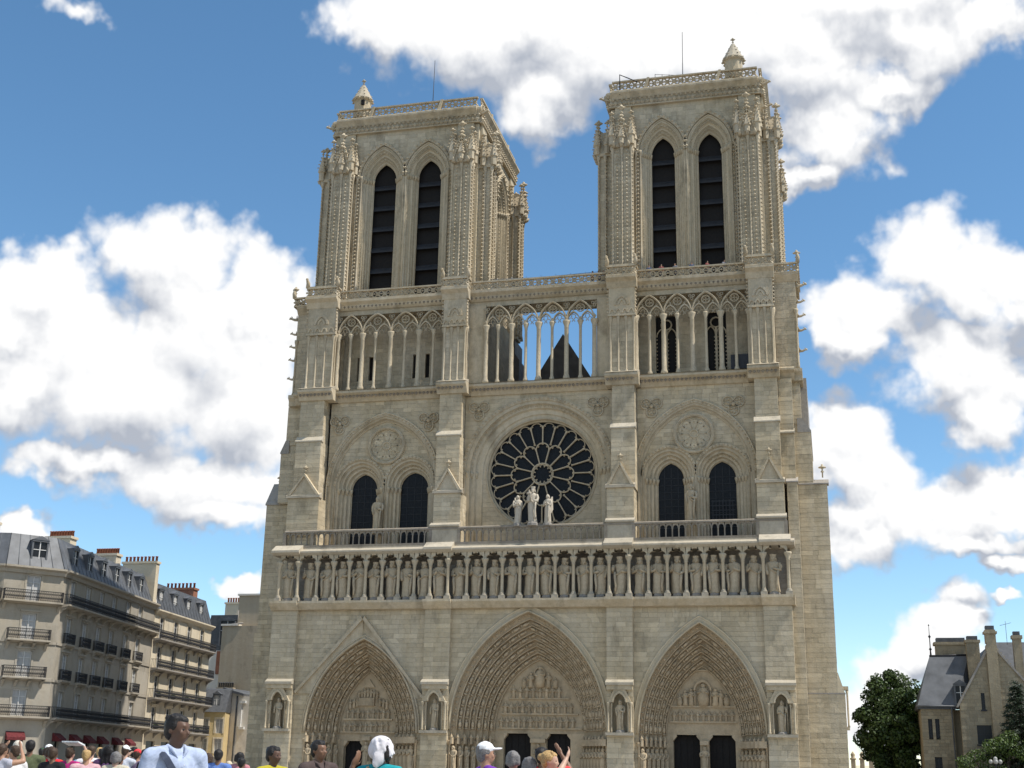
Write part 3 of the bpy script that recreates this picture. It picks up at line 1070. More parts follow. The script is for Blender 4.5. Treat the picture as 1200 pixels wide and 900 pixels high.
for w in (WL, WR):
    m = MB()
    c = w['c']
    P_ = lambda e, zz=None: pointed(c, w['half']+e, w['zs'], w['zp']+e*1.1, 12, 21.6)
    stepped(m, [P_(.02), P_(-.18), P_(-.36)], [-.06, .16, .4])
    m.band(pointed(c, w['half']-.02, w['zs'], w['zp'], 12), pointed(c, w['half']+.3, w['zs'], w['zp']+.33, 12), -.16, .05)
    for e, yy in ((.28, -.14), (-.18, .1), (-.36, .3)):
        m.tube([(x, yy, z) for x, z in P_(e)], .09, 6)
    for (x, z), t in resample(pointed(c, w['half']+.14, w['zs'], w['zp']+.16, 14), .42):
        m.octa((x, -.18, z), .12)
    ga = m.build('great_arch', 'carved', CA)
    for (sc, sh), (wc, wh) in zip(w['subs'], w['wins']):
        m = MB()
        nst = 4
        cs, ys = [], []
        for i in range(nst+1):
            t = i/nst
            cs.append(pointed(sc+(wc-sc)*t, sh+(wh-sh)*t, 28.0-.3*t, 30.55+(29.35-30.55)*t, 10, 21.6))
            ys.append(.3+1.0*t)
        stepped(m, cs, ys)
        for i in range(nst+1):
            m.tube([(x, ys[i]-.03, z) for x, z in cs[i]], .085, 6)
        for i in range(nst):                               # capitals and bases of the jamb shafts
            for s in (0, -1):
                x, z = cs[i+1][1 if s == 0 else -2]
                m.lathe([(.09, 0), (.18, .4), (.19, .55)], (x, ys[i]+.05, 27.2), 6)
                m.lathe([(.2, 0), (.18, .2), (.1, .35)], (x, ys[i]+.05, 21.7), 6)
        m.band(pointed(sc, sh-.02, 28.0, 30.55, 10), pointed(sc, sh+.2, 28.0, 30.8, 10), .16, .4)
        for (x, z), t in resample(pointed(sc, sh+.08, 28.0, 30.66, 10), .36):
            m.octa((x, .14, z), .10)
        for (x, z), t in resample(pointed((sc+wc)/2, (sh+wh)/2, 27.7, 29.85, 10), .36):
            m.octa((x, .75, z), .10)
        wa = m.build('window_arch', 'carved', ga)
        m = MB()
        m.prism([(wc-wh-.3, 21.6), (wc+wh+.3, 21.6)]+list(reversed(pointed(wc, wh+.3, 27.7, 29.5, 8))), 1.34, 1.4)
        pane = m.build('window_pane', 'glass', ga)
        m = MB()
        for i in range(1, 4):
            m.box(wc-wh+2*wh*i/4-.025, wc-wh+2*wh*i/4+.025, 1.3, 1.345, 22.5, 28.9)
        for i in range(1, 9):
            m.box(wc-wh, wc+wh, 1.3, 1.343, 22.6+i*.66-.02, 22.6+i*.66+.02)
        m.build('window_leading', 'metal', ga)
    rx, rz = w['rose']
    m = MB()
    m.band(circle(rx, rz, 1.62, 28), circle(rx, rz, 1.92, 28), .12, .5, True)
    m.tube([(x, .14, z) for x, z in circle(rx, rz, 1.78, 28)], .1, 6, True)
    m.prism(circle(rx, rz, 1.65, 24), .42, .5)
    for i in range(10):
        a = 2*math.pi*(i+.5)/10
        px, pz = rx+1.12*math.cos(a), rz+1.12*math.sin(a)
        arc = [(px+.36*math.cos(a+t), pz+.36*math.sin(a+t)) for t in [R(-110+220*j/6) for j in range(7)]]
        m.tube([(x, .36, z) for x, z in arc], .075, 5)
        b = 2*math.pi*i/10
        m.tube([(rx+.4*math.cos(b), .36, rz+.4*math.sin(b)), (rx+1.25*math.cos(b), .36, rz+1.25*math.sin(b))], .06, 5)
        m.octa((px, .38, pz), .13)
    m.tube([(x, .34, z) for x, z in circle(rx, rz, .38, 12)], .1, 5, True)
    m.octa((rx, .38, rz), .12)
    m.build('blind_rose', 'carved', CA)
# heart-shaped trefoil reliefs in the spandrels
for tx, tz in ((-19.8, 34.15), (-10.65, 34.1), (-5.6, 34.9), (6.0, 34.85), (11.05, 34.45), (18.6, 34.3)):
    m = MB()
    for ox, oz in ((-.5, .32), (.5, .32), (0, -.5)):
        m.tube([(tx+ox+.5*math.cos(a), -.08, tz+oz+.5*math.sin(a)) for a in [R(30*j) for j in range(12)]], .075, 5, True)
        for j in range(5):
            m.octa((tx+ox+.24*math.cos(j*1.256), -.1, tz+oz+.24*math.sin(j*1.256)), .13)
    m.octa((tx, -.14, tz+.05), .2)
    m.build('trefoil_relief', 'carved', CA)
# the great rose
rx, rz = ROSE
m = MB()
cs = [round_arch(.2+(rx-.2)*t, 7.02-(7.02-5.75)*t, 28.7, 20, 21.55) for t in (0, .3, .6, 1)]
stepped(m, cs, [-.08, .18, .4, .55])
for i, c_ in enumerate(cs):
    m.tube([(x, (-.08, .16, .38, .5)[i], z) for x, z in c_], .1, 6)
m.band(round_arch(.2, 7.0, 28.7, 20), round_arch(.2, 7.32, 28.7, 20), -.18, .05)
for rr, yy in ((7.16, -.2), (6.45, .14)):
    for (x, z), t in resample(round_arch(.2, rr, 28.7, 24), .42):
        m.octa((x, yy, z), .13)
for s in (-1, 1):
    for i, xx in enumerate((6.8, 6.4, 6.0)):
        m.lathe([(.11, 0), (.2, .42), (.21, .58)], (.2+s*xx, .0+.2*i, 28.3), 6)
ashlar(m, rx-5.85, rx+5.85, 21.5, 28.65, .5, [hole_circle(rx, rz, 5.35)], .45)
m.band(circle(rx, rz, 5.35, 48)[:25], [(rx+5.8*math.cos(2*math.pi*i/48), rz+5.8*math.sin(2*math.pi*i/48)) for i in range(25)], .5, .7)
ra = m.build('rose_arch', 'carved', CA)
m = MB()
for r0, y0, r1, y1 in ((5.4, .5, 5.25, .5), (5.25, .5, 5.2, .7), (5.2, .7, 5.14, .7), (5.14, .7, 5.08, 1.0)):
    m.ribbon(circle(rx, rz, r0, 48)+[(rx+r0, rz)], y0, circle(rx, rz, r1, 48)+[(rx+r1, rz)], y1)
m.tube([(x, .52, z) for x, z in circle(rx, rz, 5.32, 48)], .1, 6, True)
m.tube([(x, .78, z) for x, z in circle(rx, rz, 5.12, 48)], .07, 6, True)
rw = m.build('rose_window', 'carved', CA)
m = MB(); m.prism(circle(rx, rz, 5.15, 48), 1.12, 1.2)
m.build('rose_glass', 'glass', rw)


def spoke(r0, r1, w):
    m = MB()
    m.prism([(r0, -w/2), (r1, -w/2), (r1, w/2), (r0, w/2)], -.1, .14)
    m.lathe([(w*.8, -.1), (w*.8, .1)], (r0, 0, 0), 8)
    return m.mesh('mullion', 'statue')


so, si = spoke(2.95, 4.75, .10), spoke(1.02, 2.55, .10)
loc = (rx-CA.location.x, .95-CA.location.y, rz-GZ)
for i in range(24):
    inst(so, 'mullion', rw, loc, (0, -(2*math.pi*i/24), 0))
for i in range(12):
    inst(si, 'mullion', rw, loc, (0, -(2*math.pi*(i+.5)/12), 0))


def lobes(m, n, r, rad, thick, a0, spread, yy, cusp):
    for i in range(n):
        a = 2*math.pi*(i+a0)/n
        cx_, cz_ = rx+r*math.cos(a), rz+r*math.sin(a)
        arc = [(cx_+rad*math.cos(a+R(t)), cz_+rad*math.sin(a+R(t))) for t in [-spread+2*spread*j/8 for j in range(9)]]
        m.tube([(x, yy, z) for x, z in arc], thick, 6)
        if cusp:
            for t in (-60, 60):
                m.octa((cx_+rad*.82*math.cos(a+R(t)), yy, cz_+rad*.82*math.sin(a+R(t))), cusp)


m = MB()
lobes(m, 24, 4.46, .55, .055, .5, 100, .93, .08)
lobes(m, 12, 2.42, .62, .07, 0, 105, .93, .13)
m.tube([(x, .93, z) for x, z in circle(rx, rz, 1.02, 24)], .1, 6, True)
lobes(m, 12, .72, .2, .05, 0, 110, .93, 0)
m.build('rose_tracery', 'statue', rw)

# buttresses of the window storey: block with gable, set-off, upper shaft
for i in range(4):
    a, b = BUT['block'][i]
    c, d = BUT['upper'][i]
    m = MB()
    buttress(m, a, b, -2.0, .2, 21.5, 26.45)
    o = m.build('buttress', 'ashlar', CA, 'stuff')
    m = MB()
    ashlar(m, c, d, 26.45, 32.1, -1.65, dep=.25)
    k = MB(xf_right(d)); ashlar(k, -1.63, .2, 26.45, 32.1, 0, dep=.25); m.add(k.v, k.f)
    k = MB(xf_left(c)); ashlar(k, -.2, 1.63, 26.45, 32.1, 0, dep=.25); m.add(k.v, k.f)
    m.box(c+.1, d-.1, -1.55, .1, 26.4, 32.05)
    buttress(m, c+.05, d-.05, -1.3, .2, 32.1, 36.4)
    m.build('upper_shaft', 'ashlar', o, 'stuff')
    m = MB()
    mid = (a+b)/2
    m.prism([(a-.12, 26.45), (b+.12, 26.45), (b+.12, 26.7), (a-.12, 26.7)], -2.2, -1.5)
    m.prism_x([(-2.2, 26.7), (-1.6, 26.7), (-1.6, 27.0)], a-.12, b+.12)
    weathering(m, c, d, -1.65, -1.25, 32.1, 32.75, .1)
    m.build('set_off', 'ledge', o)
    m = MB()
    m.prism([(a+.05, 26.7), (b-.05, 26.7), (mid, 28.7)], -2.02, -1.6)
    for s, e in ((1, a), (-1, b)):
        m.prism([(e-s*.05, 26.68), (e+s*.25, 26.68), (mid+s*.02, 28.62), (mid, 28.85)][::s], -2.2, -1.6)
    finial(m, mid, -1.95, 28.7, 1.0)
    m.build('gablet', 'carved', o)
# outer shoulders beside the end buttresses
for s, xs in ((-1, (-26.1, -23.4)), (1, (22.7, 25.35))):
    m = MB()
    a, b = xs
    ex = .75
    ashlar(m, a, b, 26.6, 31.6, .5)
    a2, b2 = (a+ex*.6, b) if s < 0 else (a, b-ex)
    ashlar(m, a2, b2, 32.4, 36.4, .5)
    k = MB(xf_right(b) if s > 0 else xf_left(a)); ashlar(k, .52 if s > 0 else -12, 12 if s > 0 else -.52, 26.6, 31.6, 0); m.add(k.v, k.f)
    k = MB(xf_right(b2) if s > 0 else xf_left(a2)); ashlar(k, .52 if s > 0 else -12, 12 if s > 0 else -.52, 32.4, 36.4, 0); m.add(k.v, k.f)
    m.box(a+.1, b-.1, .6, 12, 26.5, 31.6); m.box(a2+.1, b2-.1, .6, 12, 31.5, 36.4)
    o = m.build('flank_wall', 'ashlar', CA, 'stuff')
    m = MB()
    e0, e1 = (b, b2) if s > 0 else (a, a2)
    m.prism([(e0+s*.06, 31.55), (e0+s*.06, 31.7), (e1, 32.9), (e1-s*.4, 32.9), (e1-s*.4, 31.55)][::s], .42, 12)
    m.build('flank_coping', 'grey_stone', o)
m = MB()
buttress(m, 22.7, 23.9, -.6, .5, 26.6, 36.4)
m.build('side_pier', 'ashlar', CA, 'stuff')
m = MB(); weathering(m, 22.7, 23.9, -.9, -.2, 31.2, 31.8, .06); m.build('set_off', 'ledge', CA)

# --- foliage cornice and open arcade
m = MB()
m.prism_x([(-.2, 36.35), (1.8, 36.35), (1.8, 37.42), (-.85, 37.42), (-.95, 37.3), (-.95, 37.12), (-.55, 36.9)], -24.6, 24.2)
for a, b in BUT['shaft']:
    m.prism_x([(-1.5, 36.35), (0, 36.35), (0, 37.46), (-1.95, 37.46), (-2.05, 37.3), (-2.05, 37.12), (-1.75, 36.9)], a-.25, b+.25)
for xs in ((-25.4, -23.4), (22.9, 24.9)):
    m.prism_x([(-.1, 36.3), (12, 36.3), (12, 37.4), (-.35, 37.4), (-.35, 37.1), (-.1, 36.8)], *xs)
co = m.build('arcade_cornice', 'carved', CA)
m = MB()
x = -20.2
while x < 20.3:
    if not any(a-.3 < x < b+.3 for a, b in BUT['shaft']):
        m.octa((x, -.62, 36.85), .17, .2)
    x += .38
for a, b in BUT['shaft']:
    x = a
    while x < b:
        m.octa((x, -1.8, 36.85), .17, .2); x += .38
m.build('cornice_foliage', 'iron_stone', co, 'stuff')
m = MB()
m.prism_x([(-.98, 37.4), (-.2, 37.4), (-.2, 37.62)], -20.2, 20.3)
for a, b in BUT['shaft']:
    m.prism_x([(-2.08, 37.44), (-1.0, 37.44), (-1.0, 37.85)], a-.25, b+.25)
m.build('cornice_weathering', 'ledge', co)
# back walls behind the end arcades
m = MB()
ashlar(m, -20.9, -9.0, 37.4, 47, 1.6, sorted([hole_rect(x-.22, x+.22, 38.9, 41.55) for x in (-18.75, -17.5, -12.85, -11.55)], key=lambda f: f(40)[0]))
ashlar(m, 9.6, 20.5, 37.4, 47, 1.6, [hole_rect(11.35, 13.35, 37.9, 43.9), hole_rect(16.1, 18.05, 37.9, 44.2)])
for x0, x1, xx in ((-24.5, -5.9, 1), (5.9, 24.2, -1)):
    for X, f in ((x0, xf_left), (x1, xf_right)):
        k = MB(f(X))
        ashlar(k, *( (1.62, 14.3) if f is xf_right else (-14.3, -1.62)), 37.4, 47, 0)
        m.add(k.v, k.f)
    m.box(x0+.15, x1-.15, 2.3, 14.3, 37.3, 46.8)
ashlar(m, -24.5, -20.3, 37.4, 47, .9); ashlar(m, -6.75, -5.9, 37.4, 47, 1.0); ashlar(m, -9.2, -6.7, 37.4, 47, 1.5)
ashlar(m, 5.9, 7.25, 37.4, 47, 1.0); ashlar(m, 7.2, 9.8, 37.4, 47, 1.5); ashlar(m, 20.3, 24.2, 37.4, 47, .9)
m.build('arcade_back_wall', 'carved', CA, 'stuff')
for x0, x1, z1 in ((11.35, 13.35, 43.9), (16.1, 18.05, 44.2)):
    m = MB(); m.box(x0-.1, x1+.1, 2.05, 2.2, 37.8, z1+.1)
    o = m.build('arcade_window', 'void', CA)
    m = MB()
    mid = (x0+x1)/2
    m.box(mid-.1, mid+.1, 1.7, 1.95, 37.9, 42.6)
    m.tube([(x, 1.8, z) for x, z in circle(mid, 43.1, .5, 12)], .09, 5, True)
    for s in (-1, 1):
        m.tube([(x, 1.8, z) for x, z in pointed(mid+s*.5, .44, 41.9, 42.7, 5)], .07, 5)
        z = 38.2
        while z < 42:                                      # serrated crockets on mullion and jambs
            m.octa((mid+s*.13, 1.8, z), .11, .1); m.octa((mid+s*.93, 1.75, z), .12, .1)
            z += .38
    m.build('window_tracery', 'carved', o)
for x in (-18.75, -17.5, -12.85, -11.55):
    m = MB(); m.box(x-.3, x+.3, 2.0, 2.1, 38.8, 41.7); m.build('window_slit', 'void', CA)
m = MB()
m.box(18.5, 20.2, -.2, .8, 37.7, 39.1)
m.build('service_box', 'metal', CA)

# columns and interlaced tracery
th_c = MB(); th_c.lathe([(.24, 0), (.24, .22), (.15, .42), (.135, 5.15), (.16, 5.25), (.14, 5.35), (.27, 5.75), (.27, 5.9)], (0, 0, 0), 8)
th_c = th_c.mesh('arcade_column', 'carved')
tk_c = MB(); tk_c.lathe([(.33, 0), (.33, .25), (.23, .5), (.21, 5.15), (.24, 5.25), (.21, 5.35), (.38, 5.78), (.38, 5.9)], (0, 0, 0), 10)
tk_c = tk_c.mesh('arcade_column', 'carved')


def arcade(thick, thin, y=-.5):
    par = MB()
    zc = 43.3
    for x0, x1, xm in zip(thick, thick[1:], thin):
        c, hf = (x0+x1)/2, (x1-x0)/2
        big = pointed(c, hf-.02, zc, 45.35, 9)
        par.band(pointed(c, hf-.10, zc, 45.25, 9), pointed(c, hf+.04, zc, 45.42, 9), y-.24, y+.18, back=True)
        par.tube([(x, y-.24, z) for x, z in big], .05, 5)
        for s in (-1, 1):
            cc, h2 = c+s*hf/2, hf/2-.08
            par.band(pointed(cc, h2-.03, zc-.05, 44.15, 6), pointed(cc, h2+.07, zc-.05, 44.3, 6), y-.16, y+.12, back=True)
            for t in (-1, 1):                              # trefoil cusps inside each lancet
                arc = [(cc+t*h2*.42+h2*.36*math.cos(R(a)), 43.42+h2*.36*math.sin(R(a))) for a in range(-60, 241, 50)]
                par.tube([(x, y, z) for x, z in arc], .04, 4)
            par.tube([(cc+h2*.34*math.cos(R(a)), y, 43.78+h2*.34*math.sin(R(a))) for a in range(-30, 211, 40)], .04, 4)
            par.tube([(x, y, z) for x, z in circle(c+s*hf*.66, 44.62, .15, 8)], .04, 4, True)
            par.octa((cc, y-.05, 44.42), .1, .14)
        par.tube([(x, y-.03, z) for x, z in circle(c, 44.62, .40, 14)], .055, 5, True)
        for j in range(4):
            a = j*math.pi/2+math.pi/4
            par.tube([(c+.2*math.cos(a)+.15*math.cos(t), y, 44.62+.2*math.sin(a)+.15*math.sin(t)) for t in [R(60*k) for k in range(6)]], .035, 4, True)
        par.octa((c, y-.05, zc+.2), .17, .24)
    for xk in thick:                                       # knots at the springing, foils in the spandrels
        par.octa((xk, y-.12, zc+.35), .22, .3)
        for dx, dz in ((-.16, 45.05), (.16, 45.05), (0, 44.78)):
            par.tube([(xk+dx+.13*math.cos(t), y-.05, dz+.13*math.sin(t)) for t in [R(60*k) for k in range(6)]], .045, 4, True)
    return par


for thick, thin in (([-20.3, -17.72, -14.75, -11.84, -9.15], [-18.99, -16.36, -13.29, -10.33]),
                    ([-4.95, -2.39, .30, 3.03, 5.75], [-3.74, -.97, 1.62, 4.39]),
                    ([9.75, 12.36, 15.05, 17.71, 20.35], [11.04, 13.67, 16.32, 19.06])):
    ar = arcade(thick, thin).build('arcade_tracery', 'carved', CA)
    for i, x in enumerate(thick):
        inst(tk_c, 'arcade_column', ar, (x-CA.location.x, -.5-CA.location.y, 37.45-GZ))
    for x in thin:
        inst(th_c, 'arcade_column', ar, (x-CA.location.x, -.5-CA.location.y, 37.45-GZ))
# wall above the tracery, cornice
m = MB()
m.box(-20.5, 20.5, -.15, .5, 45.5, 46.2)
for a, b in ((-6.9, -5.1), (5.95, 7.3)):
    m.box(a, b, -.3, 1.2, 37.4, 45.6)
for a, b in ((-20.7, -9), (-6.9, 7.3), (9.7, 20.5)):
    m.prism_x([(-.3, 46.0), (1.6, 46.0), (1.6, 46.95), (-.9, 46.95), (-.9, 46.75), (-.55, 46.5), (-.5, 46.2)], a, b)
m.box(-7, 7.3, 1.0, 3.0, 46.2, 46.9)
m.box(-5.8, 5.8, 1.1, 1.5, 45.15, 46.25)
tc_ = m.build('tower_ledge', 'carved', CA)
m = MB()
for a, b in ((-20.5, -9.2), (-6.7, 7.2), (9.8, 20.3)):
    n = int((b-a)/.42)
    for i in range(n):
        m.octa((a+.42*(i+.5), -.5, 46.32), .15, .17)
m.build('ledge_foliage', 'iron_stone', tc_, 'stuff')

# shafts with clustered colonnettes of the arcade storey
for i, (a, b) in enumerate(BUT['shaft']):
    m = MB()
    buttress(m, a+.2, b-.2, -1.15, 1.0, 37.4, 44.0)
    n = 4
    for k in range(n):
        x = a+.22+(b-a-.44)*k/(n-1)
        m.lathe([(.19, 0), (.18, .3), (.10, .45), (.095, 5.0), (.2, 5.5), (.22, 5.7)], (x, -1.19, 37.5), 7)
    for k in range(3):
        for s in (a+.12, b-.12):
            m.lathe([(.18, 0), (.1, .4), (.1, 5.0), (.2, 5.5), (.22, 5.7)], (s, -.9+.5*k, 37.5), 6)
    m.box(a-.02, b+.02, -1.45, .8, 43.2, 43.42)
    m.box(a+.08, b-.08, -1.36, .8, 43.42, 46.1)
    mid = (a+b)/2
    m.band(pointed(mid, .55, 44.3, 45.1, 6), pointed(mid, .75, 44.3, 45.4, 6), -1.46, -1.34)
    m.band(pointed(mid, .25, 44.3, 44.75, 6), pointed(mid, .4, 44.3, 44.95, 6), -1.44, -1.34)
    for k in range(4):
        m.band(pointed(a+.1+(b-a-.2)*(k+.5)/4, .2, 43.45, 43.85, 4), pointed(a+.1+(b-a-.2)*(k+.5)/4, .32, 43.45, 44.0, 4), -1.46, -1.34)
    m.prism_x([(-1.4, 46.05), (.4, 46.05), (.4, 47.1), (-2.0, 47.1), (-2.0, 46.9), (-1.6, 46.6)], a-.12, b+.12)
    z = 43.6
    while z < 46:
        m.octa((b+.02, -1.36, z), .12); m.octa((a-.02, -1.36, z), .12); z += .36
    o = m.build('clustered_buttress', 'carved', CA)


def lattice(m, a, b, y, z0, z1, cell=.72, t=.075, ring=True):
    """pierced parapet: crossed bars and rings between two rails"""
    m.box(a, b, y-.14, y+.12, z0, z0+.12)
    m.box(a, b, y-.17, y+.15, z1-.15, z1)
    n = max(1, round((b-a)/cell))
    st = (b-a)/n
    zl, zh = z0+.1, z1-.13
    zm = (zl+zh)/2
    for i in range(n):
        x0, x1 = a+st*i, a+st*(i+1)
        for (p, q_) in (((x0, zl), (x1, zh)), ((x0, zh), (x1, zl))):
            m.tube([(p[0], y, p[1]), (q_[0], y, q_[1])], t, 4, smooth=False)
        if ring:
            m.tube([(x, y, z) for x, z in circle((x0+x1)/2, zm, min(st, zh-zl)*.27, 8)], t*.8, 4, True)
        m.octa((x0, y-.04, zm), t*1.6)


def gargoyle(m, x, y, z, dx, dy, l=1.0):
    m.tube([(x, y, z), (x+dx*l*.5, y+dy*l*.5, z+.02*l), (x+dx*l*.85, y+dy*l*.85, z+.14*l), (x+dx*l*1.1, y+dy*l*1.1, z+.1*l)], [.17*l, .15*l, .11*l, .05*l], 6)
    m.ell((x+dx*l*.95, y+dy*l*.95, z+.2*l), (.13*l, .13*l, .12*l), 6, 4)
    for s in (-1, 1):
        m.octa((x+dx*l*.8-dy*s*.1*l, y+dy*l*.8+dx*s*.1*l, z+.33*l), .06*l, .1*l)
        m.tube([(x+dx*l*.2-dy*s*.12*l, y+dy*l*.2+dx*s*.12*l, z+.1*l), (x+dx*l*.15-dy*s*.3*l, y+dy*l*.15+dx*s*.3*l, z+.4*l)], [.09*l, .03*l], 4)


m = MB()
for a, b in ((-20.3, -9.4), (-6.5, 7.0), (10.0, 20.1)):
    lattice(m, a, b, -.72, 46.95, 47.95)
m.build('pierced_parapet', 'carved', CA, 'stuff')
for i, (a, b) in enumerate(BUT['shaft']):
    m = MB()
    m.box(a-.12, b+.12, -1.75, -1.5, 47.1, 47.3); m.box(a-.12, b+.12, -1.8, -1.45, 48.1, 48.3)
    lattice(m, a-.1, b+.1, -1.65, 47.2, 48.2, .62, .09)
    for s in (a, b):
        k = MB(xf_right(s)); lattice(k, -1.6, -.7, 0, 47.2, 48.2, .5, .08); m.add(k.v, k.f)
    for s in (a-.05, b+.05):
        m.tube([(s, -1.65, 48.2), (s+.05, -1.75, 48.7), (s, -1.95, 49.0), (s, -2.15, 48.9)], [.22, .2, .13, .05], 6)
        m.ell((s, -1.98, 49.05), (.15, .17, .15), 6, 4)
    m.build('buttress_parapet', 'carved', CA)
# outer corner turrets of that storey with crockets and gargoyles
for s, xs in ((-1, (-25.1, -23.5)), (1, (22.65, 24.65))):
    a, b = xs
    m = MB()
    ashlar(m, a, b, 37.4, 46.2, .0); m.box(a+.1, b-.1, .1, 3, 37.4, 46.2)
    k = MB(xf_right(b) if s > 0 else xf_left(a)); ashlar(k, .02 if s > 0 else -6, 6 if s > 0 else -.02, 37.4, 46.2, 0); m.add(k.v, k.f)
    o = m.build('corner_pier', 'carved', CA, 'stuff')
    e = b if s > 0 else a
    m = MB()
    for k in range(1):
        m.lathe([(.18, 0), (.1, .3), (.1, 5.1), (.22, 5.6), (.22, 5.8)], (e-s*.06, -.04, 37.45), 6)
    m.prism_x([(-.05, 46.0), (5, 46.0), (5, 46.8), (-.5, 46.8), (-.5, 46.6)], min(e, e-s*2), max(e+s*.3, e-s*2) if s > 0 else max(e, e-s*2))
    lattice(m, a-(.3 if s < 0 else 0), b+(.3 if s > 0 else 0), -.4, 46.75, 47.75, .6, .09)
    k = MB(xf_right(e+s*.25)); lattice(k, -.4, 5, 0, 46.75, 47.75, .7, .09); m.add(k.v, k.f)
    m.tube([(e+s*.3, -.45, 47.7), (e+s*.36, -.5, 48.2), (e+s*.3, -.6, 48.7)], [.22, .2, .06], 6)
    finial(m, e+s*.25, -.4, 47.7, 1.3)
    m.build('corner_parapet', 'carved', o)
    for zz in (39.2, 41.2, 42.6, 44.0, 45.6):
        m = MB(); gargoyle(m, e, .3, zz, s, -.12, .75 if zz < 45 else .95); m.build('gargoyle', 'carved', o)

# --- the two towers
def tower_faces():
    """meshes of one tower face: u along the face (x), outwards = -Y, axis at the origin"""
    out = {}
    hs = [(-2.33, 1.1), (2.33, 1.1)]
    W = -7.5
    m = MB()
    ashlar(m, -5.3, 5.3, 46.9, 66.5, W, [hole_pointed(c, 2.2, 0, 61.2, 64.75) for c, h in hs], .5)
    out['belfry_wall'] = m.mesh('belfry_wall', 'tower')
    m = MB()
    for c, h in hs:
        n = 5
        cs, ys = [], []
        ci = c*1.0
        for i in range(n+1):
            t = i/n
            cs.append(pointed(c+(ci-c)*t, 2.2+(1.22-2.2)*t, 61.2, 64.75+(63.2-64.75)*t, 9, 46.95))
            ys.append(W+1.0*t)
        stepped(m, cs, ys)
        for i in range(n+1):
            m.tube([(x, ys[i]-.02, z) for x, z in cs[i]], .085, 6)
        for i in range(n):
            for s in (1, -2):
                x, z = cs[i+1][s]
                m.lathe([(.09, 0), (.17, .4), (.18, .5)], (x, ys[i]+.04, 60.8), 6)
        m.band(pointed(c, 2.3, 61.2, 64.9, 9), pointed(c, 2.55, 61.2, 65.2, 9), W-.22, W+.05)
        for (x, z), t in resample(pointed(c, 2.5, 61.2, 65.15, 10), .55):
            m.octa((x, W-.24, z), .17)
        for rr, zz, yy in ((1.9, 64.2, ys[1]-.05), (1.55, 63.6, ys[3]-.05)):
            for (x, z), t in resample(pointed(c, rr, 61.2, zz, 10), .34):
                m.octa((x, yy, z), .1)
        for rr, yy in ((1.98, ys[1]-.1), (1.55, ys[3]-.1)):  # bead rows down the jambs
            for s in (-1, 1):
                z = 48
                while z < 60.6:
                    m.octa((c+s*rr, yy+.05, z), .085, .1); z += .42
    out['belfry_arch'] = m.mesh('belfry_arch', 'tower')
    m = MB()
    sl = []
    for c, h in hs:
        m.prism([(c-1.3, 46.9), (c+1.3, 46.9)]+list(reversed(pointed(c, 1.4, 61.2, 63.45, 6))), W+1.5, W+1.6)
    out['louvre_back'] = m.mesh('louvre_back', 'void')  # near-black sheet painted as the shade inside the belfry
    m = MB()
    m.prism_x([(-.25, -.22), (-.2, -.10), (-.78, -.80), (-.84, -.98)], -1.3, 1.3)
    out['louvre'] = m.mesh('louvre', 'louvre')
    # buttresses flanking the face
    m = MB()
    zt = 61.6
    for s in (-1, 1):
        a, b = (5.25, 7.1) if s > 0 else (-7.1, -5.25)
        ashlar(m, a+.1, b-.1, 46.9, zt, -8.72, dep=.2)
        m.box(a+.12, b-.12, -8.6, -6.9, 46.9, zt)
        for X, f in ((a+.1, xf_left), (b-.1, xf_right)):
            k = MB(f(X)); ashlar(k, *((-8.7, -6.9) if f is xf_right else (6.9, 8.7)), 46.9, zt, 0, dep=.2); m.add(k.v, k.f)
        m.box(a+.12, b-.12, -7.6, -6.9, zt, 66.5)
        ashlar(m, a+.1, b-.1, zt, 66.5, -7.7, dep=.2)
    out['tower_buttress'] = m.mesh('tower_buttress', 'tower')
    for s in (-1, 1):
        m = MB()
        a, b = (5.25, 7.1) if s > 0 else (-7.1, -5.25)
        for X, Y in ((a, -8.78), ((a+b)/2, -8.85), (b, -8.78), (a-.02, -8.1), (b+.02, -8.1), (a-.3 if s > 0 else b+.3, -7.62), (a-.75 if s > 0 else b+.75, -7.58)):
            m.lathe([(.2, 0), (.17, .4), (.10, .6), (.10, 13.4), (.2, 14.0), (.22, 14.25)], (X, Y, 47.2), 7)
        out['clustered_shafts', s] = m.mesh('clustered_shafts', 'carved')
        m = MB()
        # gablets with pinnacles at the head
        mid = (a+b)/2
        m.box(a-.15, b+.15, -9.0, -7.2, 61.4, 61.75)
        m.prism([(a-.05, 61.75), (b+.05, 61.75), (mid, 64.6)], -8.95, -7.4)
        m.prism([(a-.1, 61.75), (a+.18, 61.75), (mid+.03, 64.5), (mid, 64.95)], -9.08, -8.8)
        m.prism([(b+.1, 61.75), (mid, 64.95), (mid-.03, 64.5), (b-.18, 61.75)], -9.08, -8.8)
        finial(m, mid, -8.95, 64.5, 1.6)
        for X, Y in ((a-.05, -8.95), (b+.05, -8.95), (a-.1, -7.9), (b+.1, -7.9), (mid, -9.15)):
            hh = 1.0 if X != mid else .7
            m.lathe([(.30, 0), (.30, .9*hh), (.42, 1.0*hh), (.40, 1.15*hh), (.06, 2.9*hh)], (X, Y, 61.6), 6, False)
            finial(m, X, Y, 61.6+2.7*hh, 1.1)
            for t in (.15, .4, .65, .9):
                for d in range(4):
                    r_ = .40*(1-t)+.14
                    m.octa((X+r_*math.cos(d*1.571+.78), Y+r_*math.sin(d*1.571+.78), 61.6+hh*(1.2+1.7*t)), .11, .10)
        for t in (.15, .35, .55, .75, .92):
            for e in (a, b):
                m.octa((e+(mid-e)*t, -9.08, 61.9+t*2.9+.15), .23)
        for X in (a+.2, mid, b-.2):
            m.tube([(X, -8.9, 61.4), (X, -9.25, 61.55), (X, -9.45, 61.8)], [.2, .18, .06], 5)
